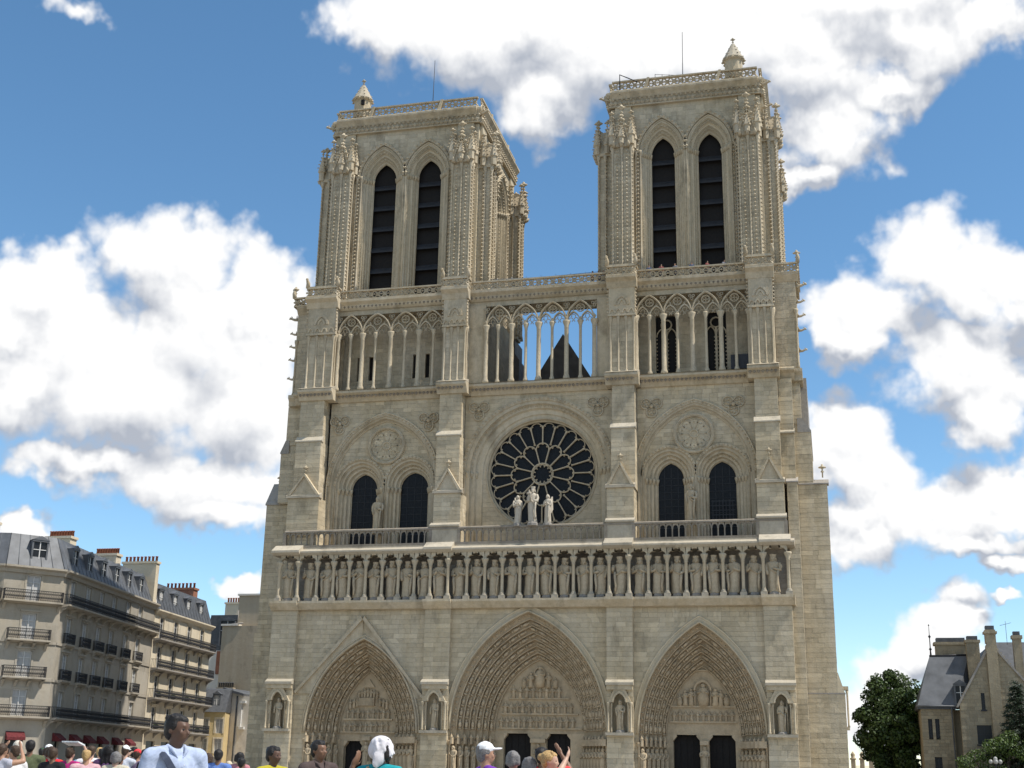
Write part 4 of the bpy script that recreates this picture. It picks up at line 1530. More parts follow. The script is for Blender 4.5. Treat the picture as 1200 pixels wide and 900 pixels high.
        out['pinnacle_cluster', s] = m.mesh('pinnacle_cluster', 'carved')
    m = MB()
    for s in (-1, 1):
        a, b = (5.25, 7.1) if s > 0 else (-7.1, -5.25)
        for X, Y in ((a-.12, -8.75), (b+.12, -8.75), (a+.45, -8.88), (b-.45, -8.88), (b+.14 if s > 0 else a-.14, -8.0), (a-.5 if s > 0 else b+.5, -7.68)):
            z = 47.9
            while z < 61.2:
                m.octa((X, Y, z), .13, .13); z += .42
    out['crocket_row'] = m.mesh('crocket_row', 'carved')
    m = MB()
    m.box(-7.6, 7.6, -7.85, -6.6, 66.45, 66.55)
    m.box(-7.5, 7.5, -7.72, -6.6, 66.50, 67.40)
    i = -7.4
    while i < 7.5:
        m.octa((i, -7.78, 66.85), .24, .3); m.octa((i+.22, -7.86, 67.25), .16, .18)
        i += .46
    for q_ in ((-7.45, 7.45, 0), (-7.0, 7.0, .28)):
        m.prism_x([(-7.55-q_[2], 67.35), (-6, 67.35), (-6, 68.25), (-7.75-q_[2], 68.25), (-7.95-q_[2], 68.10), (-7.95-q_[2], 67.90), (-7.7-q_[2], 67.60)], q_[0]-.3, q_[1]+.3)
    out['frieze'] = m.mesh('frieze', 'carved')
    m = MB()
    lattice(m, -7.3, 7.3, -7.55, 68.35, 69.50, .66, .085)
    m.prism_x([(-7.7, 68.10), (-7.3, 68.10), (-7.3, 68.40), (-7.7, 68.40)], -7.4, 7.4)
    for u in (-3.6, 3.6):
        m.prism([(u-.5, 68.20), (u-.2, 68.20), (u+.15, 69.52), (u-.1, 69.52)], -7.85, -7.4)
    out['top_parapet'] = m.mesh('top_parapet', 'carved')
    return out


TF = tower_faces()
AX = -.4+8.85
for name, cx, sx, tx in (('L', -14.62, 1.06, -20.3), ('R', 14.65, 1.0, 19.6)):
    m = MB()
    ax = AX
    m.box(cx-5.4*sx, cx+5.4*sx, ax-5.4, ax+5.4, 46.9, 68.1)
    for s in (-1, 1):
        for t in (-1, 1):
            m.box(cx+s*5.3*sx, cx+s*7.45*sx, ax+t*5.3, ax+t*7.45, 46.9, 68.1)
    m.box(cx-7.6*sx, cx+7.6*sx, ax-7.6, ax+7.6, 68.0, 68.22)
    m.box(cx-7.45*sx, cx+7.45*sx, ax-7.45, ax+7.45, 66.4, 67.9)
    tw = m.build('tower', 'tower', CA)
    for k in range(4):
        rot = (0, 0, k*math.pi/2)
        loc = (cx-CA.location.x, ax-CA.location.y, -GZ)
        sc = (sx, 1, 1) if k % 2 == 0 else (1, sx, 1)
        for key, me in TF.items():
            if key == 'louvre':
                for c in (-2.33, 2.33):
                    for j in range(6 if k != 2 else 3):
                        z = 49.4+j*2.35
                        u, v = c, -7.5+1.8
                        lx = u*math.cos(rot[2])-v*math.sin(rot[2])
                        ly = u*math.sin(rot[2])+v*math.cos(rot[2])
                        inst(me, 'louvre', tw, (loc[0]+lx*(sx if k % 2 == 0 else sx), loc[1]+ly, z-GZ), rot)
            else:
                inst(me, key if isinstance(key, str) else key[0], tw, loc, rot, (sx, 1, 1) if k % 2 == 0 else (1, sx, 1), 'stuff' if key in ('crocket_row', 'belfry_wall', 'tower_buttress') else None)
    # stair turret cap and aerials
    m = MB()
    m.lathe([(.9, 0), (.9, 2.0), (1.1, 2.2), (1.1, 2.35)], (tx, 2.2, 69.0), 12, False)
    for j in range(12):
        m.octa((tx+1.1*math.cos(j*.5236), 2.2+1.1*math.sin(j*.5236), 71.15), .17)
    tu = m.build('stair_turret', 'carved', tw)
    m = MB()
    m.lathe([(1.15, 0), (.95, .35), (.25, 1.75), (.2, 1.85)], (tx, 2.2, 71.3), 12, False)
    for j in range(6):
        for t in (.2, .5, .8):
            r = 1.15*(1-t*.8)
            m.octa((tx+r*math.cos(j*1.047), 2.2+r*math.sin(j*1.047), 71.35+1.7*t), .1)
    finial(m, tx, 2.2, 73.0, .95)
    m.build('turret_spire', 'ledge', tu)
    if name == 'L':
        m = MB(); m.box(tx+.2, tx+.55, 1.22, 1.4, 70.3, 70.9); m.build('turret_window', 'void', tu)
    m = MB()
    axx = -13.6 if name == 'L' else 14.0
    m.tube([(axx, 6, 67.7), (axx+.1, 6, 77.7)], [.06, .03], 5)
    if name == 'R':
        for j in range(9):
            m.tube([(15.5+.7*j-4, 3+.2*j, 67.7), (15.5+.7*j-4, 3+.2*j, 71.2)], .03, 4)
        m.tube([(11.5, 3, 71.15), (17.2, 4.6, 71.15)], .025, 4); m.tube([(11.5, 3, 70.4), (17.2, 4.6, 70.4)], .025, 4)
        m.tube([(8.2, .4, 67.7), (8.2, .4, 70.0), (10.0, .6, 69.1)], .07, 5)
    m.build('lightning_rod', 'metal', tw)
    for sxx in (-1, 1):
        m = MB()
        gargoyle(m, cx+sxx*7.5*sx, .9, 67.4, sxx, -.35, 1.0); m.build('gargoyle', 'carved', tw)
        m = MB(); gargoyle(m, cx+sxx*7.6*sx, 5.2, 67.4, sxx, 0, .9); m.build('gargoyle', 'carved', tw)

# --- nave behind: roof gable seen through the arcade, body, transept roof
m = MB()
m.prism([(-8.3, 33.0), (8.3, 33.0), (0.05, 46.6)], 12.3, 75)
nr = m.build('nave_roof', 'lead', CA)
m = MB()
m.box(-7.5, 7.5, 2.2, 110, GZ-.2, 33.1)
m.box(-20, 20, 16, 100, GZ-.2, 17)
m.box(-22.5, 22.5, 50, 63, GZ-.2, 33)
m.prism_x([(49.5, 33), (63.5, 33), (56.5, 45.5)], -22.5, 22.5)
for s in (-1, 1):
    m.prism([(s*7.4, 24), (s*7.4, 28), (s*20, 17.2), (s*20, 16.5)][::-s], 16, 100)
m.box(-26.0, -8, 2.2, 17, GZ, 37.2); m.box(8, 25.2, 2.2, 17, GZ, 37.2); m.box(-8, 8, 2.2, 6, GZ, 36.8)
m.build('nave_body', 'grey_stone', CA)
m = MB()
m.prism([(-7.0, 33), (-5.1, 33), (-5.1, 44.5), (-5.6, 45.2), (-5.6, 46.85), (-7.0, 46.85)], 13.9, 17.3)
m.build('dark_filler', 'lead', CA)  # added dark block, so this gap does not show as a sunlit strip
m = MB()                                                   # safety wires strung between the towers
for j in range(5):
    m.tube([(-6.5, 1.5, 47.9+.28*j), (0, 1.5, 47.75+.28*j), (6.5, 1.5, 47.9+.28*j)], .03, 3)
for j in range(9):
    m.tube([(-6+1.5*j, 1.5, 46.9), (-6+1.5*j, 1.5, 49.1)], .02, 3)
m.build('safety_net', 'wire', CA)
m = MB()                                                   # repair grille in the right-hand window
for j in range(7):
    m.box(16.4+.3*j-.03, 16.4+.3*j+.03, .62, .66, 23.2, 25.6)
for j in range(6):
    m.box(16.3, 18.4, .61, .65, 23.4+.42*j-.03, 23.4+.42*j+.03)
m.build('window_grille', 'metal', CA)

# --- statues that stand on the building
protos = [statue_mb(MB(), 3.2, 11+i, True, (i*3+i//5) % 5, (0, 0, 0.28), 18, 1 if i % 2 else -1).mesh('king_statue', 'statue') for i in range(14)]
plinth = MB(); plinth.lathe([(.52, -.05), (.52, .14), (.46, .3)], (0, 0, 0), 8, False)
plinth = plinth.mesh('plinth', 'grey_stone')
ORD = 'first second third fourth fifth sixth seventh eighth ninth tenth eleventh twelfth thirteenth fourteenth'.split()
for i, x in enumerate(KX):
    side, k = ('left', i) if i < 14 else ('right', 27-i)
    yy = -2.12 if i not in (0, 9, 19, 27) else -2.3
    o = thing('king_statue', 'stone king statue in the gallery row, %s from the row\'s %s end' % (ORD[k], side), 'statue', (x, yy, 16.52),
              'kings standing in the gallery above the portals', rng.uniform(-.15, .15))
    h = rng.uniform(.97, 1.03)
    b = inst(protos[(i*5+i//14) % 14], 'robed_figure', o, scale=(h*1.12*(1 if i % 3 else -1), h*1.05, h))
    inst(plinth, 'plinth', o)


def single_statue(label, x, y, z, h, seed, pose, crown=False, rot=0, wings=False, mat='statue', group=None, base=.25):
    o = thing('statue', label, 'statue', (x, y, z), group, rot)
    f_ = statue_mb(MB(), h, seed, crown, pose, (0, 0, base), 18, 1, wings, not wings).build('robed_figure', mat, o, local=True)
    f_.scale = (.82, .9, 1)
    k = MB(); k.lathe([(h*.17, 0), (h*.17, base*.6), (h*.14, base)], (0, 0, 0), 8, False); k.build('plinth', 'grey_stone', o, local=True)
    return o


v = single_statue('tall pale crowned statue with a child standing before the great rose window',   .38, -2.3, 23.1, 3.2, 71, 0, True, mat='pale_statue', base=.35)
ch = statue_mb(MB(), 1.05, 5, False, 4, (-.30, -.34, 2.25), 10, 1, False, False); ch.build('child_figure', 'pale_statue', v, local=True)
single_statue('winged pale statue standing left of the crowned one before the rose', -1.1, -2.2, 23.1, 2.65, 72, 4, False, .3, True, 'pale_statue')
single_statue('winged pale statue standing right of the crowned one before the rose', 1.75, -2.2, 23.1, 2.65, 73, 4, False, -.3, True, 'pale_statue')
single_statue('slim pale statue between the two arched windows below the left tower', -15.3, -.3, 23.1, 3.4, 74, 2, False, .1)
single_statue('slim pale statue between the two arched windows below the right tower', 14.6, -.3, 23.3, 3.4, 75, 2, False, -.1)
for (a, b), lb, sd in zip(NICHE, ('statue in the niche at the left end of the front, left of all portals', 'statue in the niche between the left portal and the central portal',
                                  'statue in the niche between the central portal and the right portal', 'robed statue with a staff in the niche right of the right portal'), (81, 82, 83, 84)):
    o = single_statue(lb, (a+b)/2, -2.2, 5.06, 2.55, sd, 2 if sd != 84 else 3, False, rng.uniform(-.2, .2), base=.2)
    if sd in (82, 84):
        k = MB(); k.tube([(.42, -.25, .1), (.42, -.25, 2.75)], .03, 5); k.build('staff', 'statue', o, local=True)

# ------------------------------------------------------------------ ground
m = MB()
m.add([(-3000, -3000, GZ-.02), (3000, -3000, GZ-.02), (3000, 3000, GZ-.02), (-3000, 3000, GZ-.02)], [(0, 1, 2, 3)])
MAT['earth'] = plain('far_ground', (0.17, 0.16, 0.14), 0.95, var=0.2, scale=.05)
MAT['paving'] = plain('pale_paving', (0.34, 0.31, 0.27), 0.85, var=0.14, scale=.6, bump=.2)
MAT['asphalt'] = plain('asphalt', (0.055, 0.055, 0.057), 0.9, var=0.2, scale=3)
g = m.build('ground', 'earth'); g['kind'] = 'structure'
m = MB()
m.box(-36, 60, -140, -3.2, GZ-.3, GZ-.012)
o = m.build('square_paving', 'paving'); o['kind'] = 'structure'
m = MB()
q = random.Random(3)
for iy in range(40):                                       # paving slabs nearest the camera
    for ix in range(7):
        x, y = 14+ix*2.4+(iy % 2)*1.2, -112+iy*1.6
        m.box(x+.01, x+2.39, y+.01, y+1.59, GZ-.01, GZ-.004+q.random()*.003)
o = m.build('paving_slabs', 'paving'); o['kind'] = 'stuff'
m = MB()
m.box(-38.9, -28.6, -60, 120, GZ-.3, GZ-.008)
o = m.build('street', 'asphalt'); o['kind'] = 'structure'
for a, b in ((-39.2, -38.9), (-28.6, -28.3)):
    m = MB(); m.box(a, b, -60, 120, GZ-.3, GZ+.12); o = m.build('kerb', 'grey_stone'); o['kind'] = 'structure'
m = MB(); m.box(-60, -39.2, -60, 120, GZ-.3, GZ+.1); o = m.build('pavement', 'paving'); o['kind'] = 'structure'

# ------------------------------------------------------------------ people
SKIN = {}
for nm, c in (('dark', (.105, .055, .034)), ('brown', (.17, .088, .05)), ('tan', (.36, .20, .125)), ('fair', (.50, .31, .22))):
    SKIN[nm] = plain('skin_'+nm, c, 0.5, var=0.06, scale=9, spec=.4)
CLOTH = {}


def fabric(name, c):
    """woven cloth: soft creases, faint stripes or checks on some, sun-faded patches"""
    m, nt, b = _mat(name)
    L = nt.links.new
    q = random.Random(name+str(c))
    b.inputs['Roughness'].default_value = .9
    b.inputs['Specular IOR Level'].default_value = .1
    tc = nt.nodes.new('ShaderNodeTexCoord')
    n = nt.nodes.new('ShaderNodeTexNoise'); n.inputs['Scale'].default_value = 9; n.inputs['Detail'].default_value = 6
    n.inputs['Distortion'].default_value = 1.2
    L(tc.outputs['Object'], n.inputs['Vector'])
    w = nt.nodes.new('ShaderNodeTexWave'); w.inputs['Scale'].default_value = q.choice((14, 22, 30)); w.bands_direction = q.choice('XZ')
    w.inputs['Distortion'].default_value = .6
    L(tc.outputs['Object'], w.inputs['Vector'])
    mx = nt.nodes.new('ShaderNodeMix'); mx.data_type = 'FLOAT'; mx.inputs[0].default_value = q.choice((0, 0, 0, .3))
    L(n.outputs[0], mx.inputs[2]); L(w.outputs['Fac'], mx.inputs[3])
    r = nt.nodes.new('ShaderNodeValToRGB')
    r.color_ramp.elements[0].position, r.color_ramp.elements[1].position = .25, .8
    r.color_ramp.elements[0].color = (*[v*.72 for v in c], 1)
    r.color_ramp.elements[1].color = (*[min(1, v*1.2+.01) for v in c], 1)
    L(mx.outputs[0], r.inputs[0]); L(r.outputs[0], b.inputs['Base Color'])
    bp = nt.nodes.new('ShaderNodeBump'); bp.inputs['Strength'].default_value = .55; bp.inputs['Distance'].default_value = .02
    n2 = nt.nodes.new('ShaderNodeTexNoise'); n2.inputs['Scale'].default_value = 7; n2.inputs['Detail'].default_value = 3; n2.inputs['Distortion'].default_value = 2.0
    L(tc.outputs['Object'], n2.inputs['Vector']); L(n2.outputs[0], bp.inputs['Height']); L(bp.outputs[0], b.inputs['Normal'])
    return m



def cloth(c):
    if c not in CLOTH:
        mm = fabric('cloth_%d' % len(CLOTH), c)
        CLOTH[c] = mm
    return CLOTH[c]


BAKE = []


def caps(mb, p0, p1, r0, r1, n=10):
    p0, p1 = Vector(p0), Vector(p1)
    mb.ell(p0, (r0,)*3, n, 7)
    mb.ell(p1, (r1,)*3, n, 7)
    d = p1-p0
    if d.length > 1e-5:
        mb.tube([tuple(p0), tuple(p0+d*.5), tuple(p1)], [r0, (r0+r1)/2, r1], n)


def limb(mb, pts, rs):
    for i in range(len(pts)-1):
        caps(mb, pts[i], pts[i+1], rs[i], rs[i+1])


def blend(mb, name, mat, parent, voxel, smooth=6):
    """one continuous surface out of overlapping volumes"""
    o = mb.build(name, mat, parent, local=True)
    r = o.modifiers.new('r', 'REMESH')
    r.mode = 'VOXEL'; r.voxel_size = voxel; r.use_smooth_shade = True
    s = o.modifiers.new('s', 'SMOOTH'); s.factor = .5; s.iterations = smooth
    BAKE.append(o)
    return o


def hand(mb, w, d, up, H, fine, curl=.5):
    """palm, four unequal curled fingers and a side thumb; w wrist, d direction of the hand, up = towards the thumb side"""
    w, d, up = Vector(w), Vector(d).normalized(), Vector(up)
    up = (up-d*up.dot(d)).normalized()
    nrm = d.cross(up)
    L = .108*H
    M_ = Matrix((d, up, nrm)).transposed()
    mb.ell(w+d*L*.30, (L*.36, L*.25, L*.12), 10, 7, M_)
    if not fine:
        mb.ell(w+d*L*.72, (L*.34, L*.22, L*.10), 8, 6, M_)
        return
    r = .0052*H
    for i, ln in enumerate((.43, .48, .45, .36)):
        off = up*(L*(.17-.115*i))
        a = w+d*L*.52+off
        bend = (d*(1-curl*.4)+nrm*curl*.5).normalized()
        bend2 = (d*(1-curl*.9)+nrm*curl).normalized()
        b = a+bend*L*ln*.5
        c = b+bend2*L*ln*.5
        limb(mb, [a, b, c], [r*1.12, r, r*.85])
    a = w+d*L*.18+up*L*.22
    b = a+(d*.6+up*.6+nrm*.2).normalized()*L*.26
    limb(mb, [a, b, b+(d*.9+up*.15+nrm*.3).normalized()*L*.2], [r*1.35, r*1.2, r*.95])


def person(label, loc, face, H=1.72, skin='tan', top=(.6, .6, .6), legs=(.06, .07, .1), hair=(.02, .015, .012), hairstyle='short',
           arms=('down', 'down'), sleeve='short', head=(0, 0), vox=.022, build=1.0, extra=None, group=None, lean=0.0, dress=False):
    """face: direction the chest faces, degrees, 0 = towards -Y, + = towards +X; head: (turn, nod) relative to it"""
    o = thing('person', label, 'person', loc, group, R(face))
    S = lambda x, y, z: Vector((x*H, y*H, z*H))
    ht, hn = R(head[0]), R(head[1])
    HM = Matrix.Rotation(ht, 3, 'Z') @ Matrix.Rotation(hn, 3, 'X')
    piv = S(0, .004-lean*.3, .868)
    hd = lambda x, y, z: piv + HM @ (S(x, y, z)-S(0, .004, .868))
    fine = vox < .017
    # --- body
    b = MB()
    b.ell(hd(0, .004, .945), (.0455*H, .0575*H, .053*H), 14, 10, HM)
    b.ell(hd(0, -.014, .905), (.036*H, .040*H, .046*H), 12, 8, HM)
    b.ell(hd(0, -.030, .880), (.019*H, .016*H, .014*H), 8, 6, HM)      # chin
    caps(b, hd(0, -.052, .932), hd(0, -.063, .911), .0055*H, .0080*H, 8)  # nose
    b.ell(hd(0, -.048, .945), (.030*H, .010*H, .007*H), 8, 5, HM)      # brow
    b.ell(hd(0, -.050, .894), (.016*H, .009*H, .0055*H), 8, 5, HM)     # lips
    for s in (-1, 1):
        b.ell(hd(s*.047, .008, .922), (.006*H, .012*H, .018*H), 8, 5, HM)
        b.ell(hd(s*.025, -.040, .915), (.015*H, .012*H, .013*H), 8, 5, HM)
    caps(b, S(0, .010-lean*.2, .825), hd(0, .006, .885), .034*H*build**.5, .031*H*build**.5)
    w = build
    T = MB()     # torso volumes, also used for the top

    def torso(mb, e):
        mb.ell(S(0, -.002-lean*.12, .735), (.100*H*w+e, .062*H*w+e, .105*H+e), 14, 10)
        mb.ell(S(0, -.010, .635), (.088*H*w+e, .064*H*w*w+e, .10*H+e), 14, 10)
        mb.ell(S(0, .004, .545), (.096*H*w+e, .068*H*w+e, .075*H+e), 14, 10)
        for s in (-1, 1):
            caps(mb, S(s*.035, .004-lean*.2, .822), S(s*.108*w, .002-lean*.18, .805), .030*H+e, .036*H+e)
    torso(b, 0)
    A = {}
    for s, pose in ((-1, arms[0]), (1, arms[1])):          # s=-1: the person's right hand side is at -X when facing -Y
        sh = S(s*.116*w, .002-lean*.18, .805)
        if pose == 'down':
            el, wr, hdir, up = S(s*.15*w, .012, .63), S(s*.155*w, -.035, .48), (0, -.25, -1), (0, -1, 0)
        elif pose == 'raised':                              # hand up by the brow
            el, wr, hdir, up = S(s*.205, -.09, .83), S(s*.115, -.14, .95), (-s*.5, -.2, .75), (-s, 0, -.2)
        elif pose == 'high':
            el, wr, hdir, up = S(s*.16, -.09, .90), S(s*.13, -.12, 1.04), (-s*.2, -.1, 1), (-s, 0, 0)
        elif pose == 'cheek':
            el, wr, hdir, up = S(s*.165, -.10, .70), S(s*.105, -.125, .84), (-s*.35, .25, .8), (-s*.3, .9, .2)
        elif pose == 'camera':
            el, wr, hdir, up = S(s*.17, -.12, .74), S(s*.075, -.20, .875), (-s*.5, -.3, .5), (0, 0, 1)
        elif pose == 'out':
            el, wr, hdir, up = S(s*.29, -.02, .735), S(s*.27, -.10, .62), (0, -.4, -1), (0, -1, 0)
        elif pose == 'hip':
            el, wr, hdir, up = S(s*.25, .03, .66), S(s*.125, -.05, .57), (-s, -.2, -.2), (0, -.3, 1)
        else:
            el, wr, hdir, up = S(s*.16, -.03, .63), S(s*.06, -.14, .60), (-s, -.2, 0), (0, 0, 1)
        A[s] = (sh, el, wr, Vector(hdir))
        limb(b, [sh, sh.lerp(el, .5), el, el.lerp(wr, .35), wr], [.034*H, .031*H*w**.5, .026*H, .0265*H*w**.5, .0165*H])
        hand(b, wr, hdir, up, H, fine)
    for s in (-1, 1):
        limb(b, [S(s*.047, .0, .51), S(s*.052, -.006, .40), S(s*.054, -.008, .285), S(s*.056, .010, .20), S(s*.058, .014, .045)],
             [.056*H*w, .050*H*w, .035*H, .035*H, .022*H])
        b.ell(S(s*.064, -.035, .018), (.026*H, .070*H, .018*H), 10, 6)
    blend(b, 'body', SKIN[skin], o, vox, 5 if vox > .02 else 7)
    # --- top
    t = MB()
    e = .010*H
    torso(t, e)
    for s in (-1, 1):
        sh, el, wr, hdv = A[s]
        if sleeve == 'long':
            limb(t, [sh, sh.lerp(el, .5), el, el.lerp(wr, .4), wr-(wr-el)*.05], [.044*H, .042*H*w**.5, .037*H, .034*H, .026*H])
            limb(t, [el.lerp(wr, .85), wr], [.028*H, .027*H])
        elif sleeve == 'short':
            limb(t, [sh, sh.lerp(el, .45), sh.lerp(el, .72)], [.044*H, .044*H, .043*H])
    if sleeve == 'long' or sleeve == 'short':
        q = random.Random(len(BAKE))
        for k in range(10):                                 # folds
            an, z = q.uniform(-2.4, -.7), q.uniform(.58, .78)
            p = S(.094*w*math.cos(an), .064*w*math.sin(an), z)
            caps(t, p, p+S(q.uniform(-.05, .05), 0, -.07), .011*H, .006*H, 6)
    blend(t, 'top', cloth(top), o, max(.014, vox), 4)
    if fine and sleeve == 'long':                           # open shirt collar
        c = MB()
        for s in (-1, 1):
            c.tube([S(s*.012, -.060, .800), S(s*.034, -.045, .838), S(s*.042, .0, .853), S(s*.02, .034, .858), S(0, .04, .858)], [.004*H, .012*H, .013*H, .012*H, .012*H], 6)
        blend(c, 'collar', cloth(top), o, .010, 2)
    # --- trousers or skirt
    l = MB()
    l.ell(S(0, .004, .53), (.100*H*w+.01, .072*H*w+.01, .06*H), 12, 8)
    if dress:
        l.lathe([(.105*H, .55*H), (.12*H, .40*H), (.15*H, .15*H), (.155*H, .10*H)], (0, 0, 0), 16, True, 0, .75)
    else:
        for s in (-1, 1):
            limb(l, [S(s*.048, .0, .51), S(s*.053, -.004, .40), S(s*.055, -.004, .285), S(s*.057, .010, .18), S(s*.058, .012, .05)],
                 [.064*H*w, .058*H*w, .046*H, .043*H, .036*H])
    blend(l, 'skirt' if dress else 'trousers', cloth(legs), o, max(.02, vox), 4)
    for s in (-1, 1):
        sh_ = MB(); sh_.ell(S(s*.064, -.036, .018), (.030*H, .076*H, .022*H), 10, 6); sh_.build('shoe', 'metal', o, local=True)
    # --- hair and headgear
    if hairstyle != 'none':
        h = MB()
        q = random.Random(len(BAKE)+5)
        h.ell(hd(0, .014, .953), (.0485*H, .058*H, .053*H), 14, 10, HM)
        h.ell(hd(0, -.010, .970), (.036*H, .042*H, .025*H), 12, 8, HM)
        h.ell(hd(0, .034, .922), (.043*H, .036*H, .045*H), 10, 8, HM)
        for s in (-1, 1):
            h.ell(hd(s*.043, .012, .948), (.009*H, .034*H, .030*H), 8, 6, HM)
        for k in range(14):
            an = q.uniform(0, 6.28)
            h.ell(hd(.04*math.cos(an), .014+.045*math.sin(an), .965+q.uniform(-.01, .025)), (.013*H,)*3, 6, 5)
        if hairstyle == 'long':
            for s in (-1, 0, 1):
                limb(h, [hd(s*.036, .03, .94), hd(s*.045, .03, .88), hd(s*.05, .042, .80)], [.03*H, .028*H, .018*H])
        if hairstyle == 'bob':
            for s in (-1, 1):
                limb(h, [hd(s*.042, .012, .95), hd(s*.048, .014, .90)], [.026*H, .024*H])
            h.ell(hd(0, .04, .905), (.045*H, .03*H, .045*H), 10, 7, HM)
        if hairstyle == 'bun':
            h.ell(hd(0, .07, .955), (.028*H,)*3, 10, 7)
        blend(h, 'hair', plain('hair_%d' % len(BAKE), hair, .55, var=.35, scale=60, bump=.5), o, max(.011, vox*.8), 2)
    if fine:
        for s in (-1, 1):
            ey = MB(); ey.ell(hd(s*.0205, -.0470, .930), (.0065*H, .005*H, .0032*H), 8, 6, HM)
            ey.build('eye', 'metal', o, local=True)
    if extra:
        extra(o, S, hd, HM, A, H)
    return o


def cap(col):
    def f(o, S, hd, HM, A, H):
        c = MB()
        c.ell(hd(0, .006, .966), (.0525*H, .062*H, .048*H), 14, 10, HM)
        c.ell(hd(0, -.075, .958), (.040*H, .045*H, .008*H), 12, 6, HM)
        c.ell(hd(0, .0, 1.013), (.006*H,)*3, 6, 4)
        blend(c, 'cap', cloth(col), o, .012, 3)
    return f


def bp_loc(x, y):
    return (x, y, GZ)


def camdir(x, y):
    return math.degrees(math.atan2(26.0-x, y+113.9))


def strap_extra(o, S, hd, HM, A, H):
    m = MB()
    pts = [S(-.085, .055, .815), S(-.088, .0, .853), S(-.070, -.060, .80), S(-.025, -.090, .72), S(.035, -.092, .63), S(.10, -.055, .55), S(.125, .0, .515)]
    w = .016*H
    for a in (-1, 0):
        pass
    vs = []
    for i, p in enumerate(pts):
        t = (pts[min(i+1, 6)]-pts[max(i-1, 0)]).normalized()
        side = t.cross(Vector((0, -1, 0)) if i > 1 else Vector((0, -.3, 1)).normalized())
        side = side.normalized() if side.length > 1e-4 else Vector((1, 0, 0))
        out = (Vector((p.x*.2, p.y-.0, 0))).normalized()*.006*H
        vs += [tuple(p-side*w), tuple(p+side*w), tuple(p+side*w+out), tuple(p-side*w+out)]
    fs = []
    for i in range(6):
        for k in range(4):
            l = (k+1) % 4
            fs.append((4*i+k, 4*i+l, 4*i+4+l, 4*i+4+k))
    m.add(vs, fs)
    m.build('bag_strap', cloth((.05, .06, .09)), o, local=True)
    m = MB(); m.ell(S(.155, .02, .49), (.035*H, .075*H, .06*H), 12, 8); m.build('shoulder_bag', cloth((.05, .06, .09)), o, local=True)
    m = MB()
    for k in range(4):
        m.ell(S(.012-.002*k, -.083+.004*k if k < 3 else -.085, .77-.045*k), (.0035*H, .002*H, .0035*H), 6, 4)
    m.build('shirt_buttons', cloth((.8, .8, .82)), o, local=True)


def scarf_extra(o, S, hd, HM, A, H):
    c = MB()
    c.ell(hd(0, .004, .966), (.060*H, .071*H, .054*H), 14, 10, HM)
    c.ell(hd(0, -.035, .935), (.056*H, .040*H, .055*H), 12, 8, HM)
    c.ell(hd(.035, -.030, .90), (.022*H, .045*H, .055*H), 10, 8, HM)
    c.ell(hd(.03, -.045, .868), (.016*H, .03*H, .035*H), 10, 8, HM)
    q = random.Random(4)
    for k in range(26):
        an = q.uniform(0, 6.28)
        p = hd(.054*math.cos(an), .006+.062*math.sin(an), q.uniform(.93, 1.0))
        caps(c, p, p+Vector((q.uniform(-.05, .05), q.uniform(-.05, .05), -.07)), .015*H, .006*H, 6)
    blend(c, 'head_scarf', cloth((.66, .63, .65)), o, .011, 2)
    m = MB()
    m.tube([S(-.10, .03, .86), S(-.03, -.075, .80), S(.06, -.085, .70), S(.12, -.04, .58)], [.016*H]*4, 6)
    m.build('golden_border', cloth((.55, .40, .20)), o, local=True)


def paper_extra(o, S, hd, HM, A, H):
    m = MB()
    z = 1.02*H
    m.prism_x([(-.20, z), (.06, z+.06), (.06, z+.085), (-.20, z+.025)], -.17, .17)
    m.build('paper_map', cloth((.78, .80, .80)), o, local=True)


def phone_extra(o, S, hd, HM, A, H):
    m = MB(); p = S(0, -.235, .905)
    m.box(p.x-.055, p.x+.055, p.y-.015, p.y+.015, p.z-.035, p.z+.035); m.ell((p.x, p.y-.02, p.z), (.022, .02, .022), 8, 5)
    m.build('camera', 'metal', o, local=True)


BLK, BRN, GRY, BLD = (.012, .010, .009), (.05, .028, .015), (.16, .15, .145), (.42, .27, .11)
P = person
P('man in pale blue shirt with a dark bag strap across his chest', (20.67, -103.84, GZ), camdir(20.67, -103.84)+24, 1.785, 'dark', (.40, .46, .60), (.05, .055, .08),
  BLK, 'short', ('down', 'down'), 'long', (30, 0), .0105, 1.02, strap_extra)
P('man in yellow shirt looking right beside the left end of the front', (19.17, -98.45, GZ), camdir(19.2, -98.4)+35, 1.63, 'dark', (.40, .34, .03), (.05, .05, .06),
  BLK, 'short', head=(20, 0), vox=.015)
P('man in dark brown collared jacket before the left portal', (19.93, -98.83, GZ), camdir(19.9, -98.8)+30, 1.70, 'brown', (.085, .062, .058), (.04, .04, .05),
  BLK, 'short', sleeve='long', head=(18, -4), vox=.0125)
P('woman with white scarf over her head and teal top, hand at her face', (21.69, -101.62, GZ), camdir(21.7, -101.6)-35, 1.66, 'brown', (.02, .30, .33), (.02, .25, .28),
  BLK, 'bob', ('cheek', 'down'), 'short', (-20, 0), .011, 1.1, scarf_extra, dress=True)
P('man in purple shirt and white baseball cap seen from behind', (22.17, -99.35, GZ), camdir(22.2, -99.3)+112, 1.68, 'tan', (.17, .05, .36), (.07, .07, .09),
  GRY, 'short', ('down', 'out'), 'short', (-10, -6), .0125, 1.12, cap((.80, .80, .80)))
P('grey-haired woman in pink top before the central portal', (21.60, -95.71, GZ), camdir(21.6, -95.7)+150, 1.66, 'tan', (.62, .10, .30), (.1, .1, .12), GRY, 'bob', vox=.018)
P('grey-haired person in dark grey top, second of the two grey heads', (22.05, -96.65, GZ), camdir(22, -96.6)+170, 1.57, 'fair', (.20, .19, .21), (.1, .1, .12), GRY, 'bob', vox=.018)
